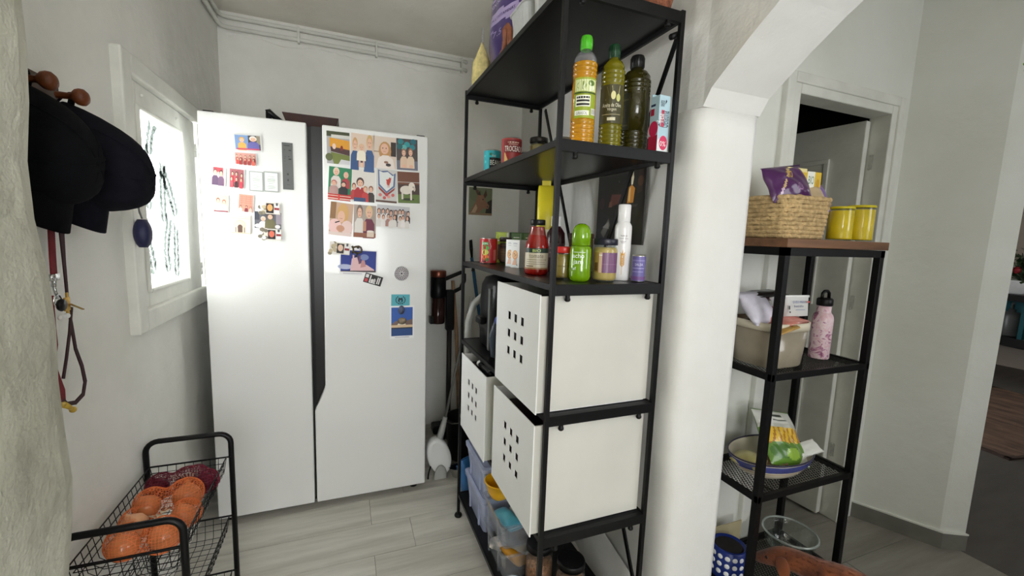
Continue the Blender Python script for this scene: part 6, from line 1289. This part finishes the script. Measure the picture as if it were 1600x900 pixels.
# local frame: x forward (towards the head), y left, z up
V_ = [(-.16, 0, .215), (-.06, 0, .222), (.05, 0, .224), (.13, 0, .222), (.195, 0, .236), (.255, 0, .248), (.318, 0, .235), (.372, 0, .200), (.408, 0, .180),   # 0-8 hips..muzzle
      (-.20, 0, .235), (-.26, 0, .28), (-.30, 0, .36), (-.315, 0, .41)]                                                                                      # 9-12 tail
R_ = [(.062, .070), (.060, .072), (.066, .084), (.070, .090), (.050, .056), (.046, .046), (.048, .046), (.028, .026), (.020, .019), .026, .018, .014, .009]
E_ = [(i, i+1) for i in range(8)] + [(0, 9), (9, 10), (10, 11), (11, 12)]
def leg(base, pts, rad):
    pi = base
    for p, r in zip(pts, rad): V_.append(p); R_.append(r); E_.append((pi, len(V_)-1)); pi = len(V_)-1
for s in (-1, 1):
    leg(3, [(.125, s*.055, .20), (.105, s*.058, .135), (.125, s*.056, .07), (.128, s*.056, .022), (.150, s*.056, .014)], [.038, .027, .019, .017, .016])
    leg(0, [(-.150, s*.055, .21), (-.115, s*.060, .145), (-.185, s*.058, .085), (-.175, s*.058, .022), (-.150, s*.058, .014)], [.045, .034, .018, .017, .016])
body = skinned('body', V_, E_, R_, 0, FUR, dg_)
bpy.context.view_layer.update()
dgr = bpy.context.evaluated_depsgraph_get(); me = body.evaluated_get(dgr).to_mesh(); rf = random.Random(12); fb = MB()
tri = [p for p in me.polygons if p.area > 1e-7]; wts = [p.area for p in tri]
for p in rf.choices(tri, wts, k=9000):
    vs_ = [me.vertices[i].co for i in p.vertices]; w_ = [rf.random()+.05 for _ in vs_]; sw = sum(w_)
    c = V((0, 0, 0))
    for q, w1 in zip(vs_, w_): c = c+q*(w1/sw)
    n_ = p.normal; back = V((-1, 0, -.35)); tn = (back-n_*back.dot(n_)).normalized(); sd = n_.cross(tn)
    L_ = rf.uniform(.010, .018); tip = c+tn*L_*.85+n_*L_*rf.uniform(.25, .5)+sd*rf.uniform(-.003, .003)
    fb.b.faces.new([fb.b.verts.new(x) for x in (c-sd*.0011-n_*.001, c+sd*.0011-n_*.001, tip)])
body.evaluated_get(dgr).to_mesh_clear()
me = D.meshes.new('fur'); fb.b.to_mesh(me); fb.b.free(); me.materials.append(FUR); fo = D.objects.new('fur', me); COL.objects.link(fo); fo.parent = dg_; stuff(fo)
for s in (-1, 1):
    e = MB(); R = []
    for f, w, th in ((0, .016, .006), (.35, .026, .006), (.7, .022, .005), (1, .006, .003)):
        c = V((.310-.024*f, s*(.040+.022*f), .262-.085*f)); R.append([c+V((w*math.cos(a), s*th*math.sin(a)*1.0, -.3*w*math.cos(a))) for a in [2*PI*k/12 for k in range(12)]])
    e.loft(R).build('ear', FUR, dg_, True, sub=1)
    MB().ball((.360, s*.026, .222), .0065, n=10, m=8).build('eye', mat('dog_eye', (20, 12, 8), .1), dg_, True)
MB().ball((.428, 0, .182), .012, .013, .010, 12, 8).build('nose', mat('dog_nose', (22, 18, 18), .35), dg_, True)

# =================================================================== LIVING ROOM BEYOND
t = thing('sideboard', 'low dark sideboard with teal back panels in the living room', 'sideboard', (6.55, 2.02, 0), math.radians(-18))
DT = mat('dark_teal', (20, 84, 92), .5, var=.2, vscale=10); BT = mat('sideboard_black', (26, 24, 24), .4, var=.2, vscale=10)
MB().box((-.02, -.70, .83), (.42, .90, .90)).build('top', BT, t, bevel=.004); MB().box((0, -.68, .34), (.42, .88, .44)).build('plinth_shelf', BT, t, bevel=.004)
MB().box((.36, -.66, .44), (.40, .86, .83)).build('back_panel', DT, t)
for y in (-.68, .06, .84): MB().box((.0, y, .44), (.40, y+.04, .83)).build('upright', DT, t)
for y in (-.62, .78):
    for x in (.04, .36): MB().box((x-.02, y-.02, 0), (x+.02, y+.02, .34)).build('leg', BT, t)
LM = Matrix.Translation((6.55, 2.02, 0)) @ Matrix.Rotation(math.radians(-18), 4, 'Z')
def lr(x, y, z): return tuple(LM @ V((x, y, z)))
t = thing('soap_bottle', 'grey pump bottle standing inside the teal sideboard', 'bottle', lr(.14, .28, .4405))
MB().lathe([(0, .002), (.085, 0), (.092, .01), (.092, .22), (.07, .255), (.03, .265), (.03, .29), (0, .29)], 24).build('bottle', GREYP, t, True)
MB().tube([(0, 0, .28), (0, 0, .35), (-.06, -.02, .36)], .014, 8).build('pump', GREYP, t, True)
t = thing('potted_plant', 'leafy plant with red flowers in a white pot on the sideboard', 'plant', lr(.16, .22, .9005))
MB().lathe([(0, .004), (.12, 0), (.15, .02), (.17, .13), (.175, .15), (.165, .15), (.15, .12), (0, .12)], 26).build('pot', WHITE, t, True)
rp = random.Random(9); b = MB()
for k in range(70):
    a = rp.uniform(0, 2*PI); el = rp.uniform(.2, 1.4); L = rp.uniform(.15, .40); d = V((math.cos(a)*math.cos(el), math.sin(a)*math.cos(el), math.sin(el)))
    c = V((0, 0, .14))+d*L; b.tube([V((0, 0, .12)), c*.6+V((0, 0, .04)), c], .004, 4)
    for q in range(4):
        s = c+V((rp.uniform(-.06, .06), rp.uniform(-.06, .06), rp.uniform(-.06, .06))); e1 = V((rp.uniform(-1, 1), rp.uniform(-1, 1), rp.uniform(-.6, .6))).normalized()*.05; e2 = e1.cross(V((0, 0, 1))).normalized()*.02
        b.b.faces.new([b.b.verts.new(v) for v in (s-e1, s-e2, s+e1, s+e2)])
    if k % 9 == 0: MB().ball(c, .035, .035, .03, 8, 6).build('flower', mat('flower_red', (150, 30, 40), .6, var=.2, vscale=20), t, True)
stuff(b.build('foliage', mat('leaf_green', (50, 72, 40), .6, var=.3, vscale=20), t))
t = thing('rug', 'brown shaggy patterned rug on the living room floor', 'rug', (5.0, 1.62, 0.0), math.radians(-10))
b = MB(); P = []
for i in range(13):
    row = []
    for j in range(13): row.append((-.9+1.8*i/12, -.55+1.1*j/12, .012+.006*math.sin(i*2.1+j*1.3)))
    P.append([b.b.verts.new(v) for v in row])
for i in range(12):
    for j in range(12): b.b.faces.new((P[i][j], P[i+1][j], P[i+1][j+1], P[i][j+1]))
b.build('pile', grain('rug_brown', (120, 92, 72), (60, 44, 36), 14, 3, 1, .95, .5), t)
b = MB(); b.box((-.92, -.57, 0), (.92, -.54, .014)); b.box((-.92, .54, 0), (.92, .57, .014)); b.box((-.92, -.57, 0), (-.89, .57, .014)); b.box((.89, -.57, 0), (.92, .57, .014)); b.build('border', mat('rug_border', (60, 46, 38), .95), t)
# bit of green garland over the opening
g0 = V(hp(HL+.05, -.004)); gz = 2.06
gp_ = at(1600, 102, 'x', 2.52)
t = thing('green_garland', 'small bright green leaf sprig on the wall above the opening', 'garland', (gp_.x, gp_.y-.004, gp_.z))
b = MB()
for k in range(7):
    a = 2*PI*k/7; c = V((-.012, .012*math.cos(a), .012*math.sin(a))); e1 = V((-.004, .018*math.cos(a), .018*math.sin(a))); e2 = V((0, -.007*math.sin(a), .007*math.cos(a)))
    b.b.faces.new([b.b.verts.new(v) for v in (c-e1, c-e2, c+e1, c+e2)])
b.ball((-.012, 0, 0), .008, n=8, m=6); b.build('leaves', mat('leaf_bright', (130, 186, 30), .5, var=.2, vscale=40), t, solid=.0012)
MB().tube([(0, 0, .0), (-.004, -.02, -.004), (-.004, -.10, .004)], .0025, 6).build('stem', mat('stem_green', (90, 130, 40), .6), t, True)
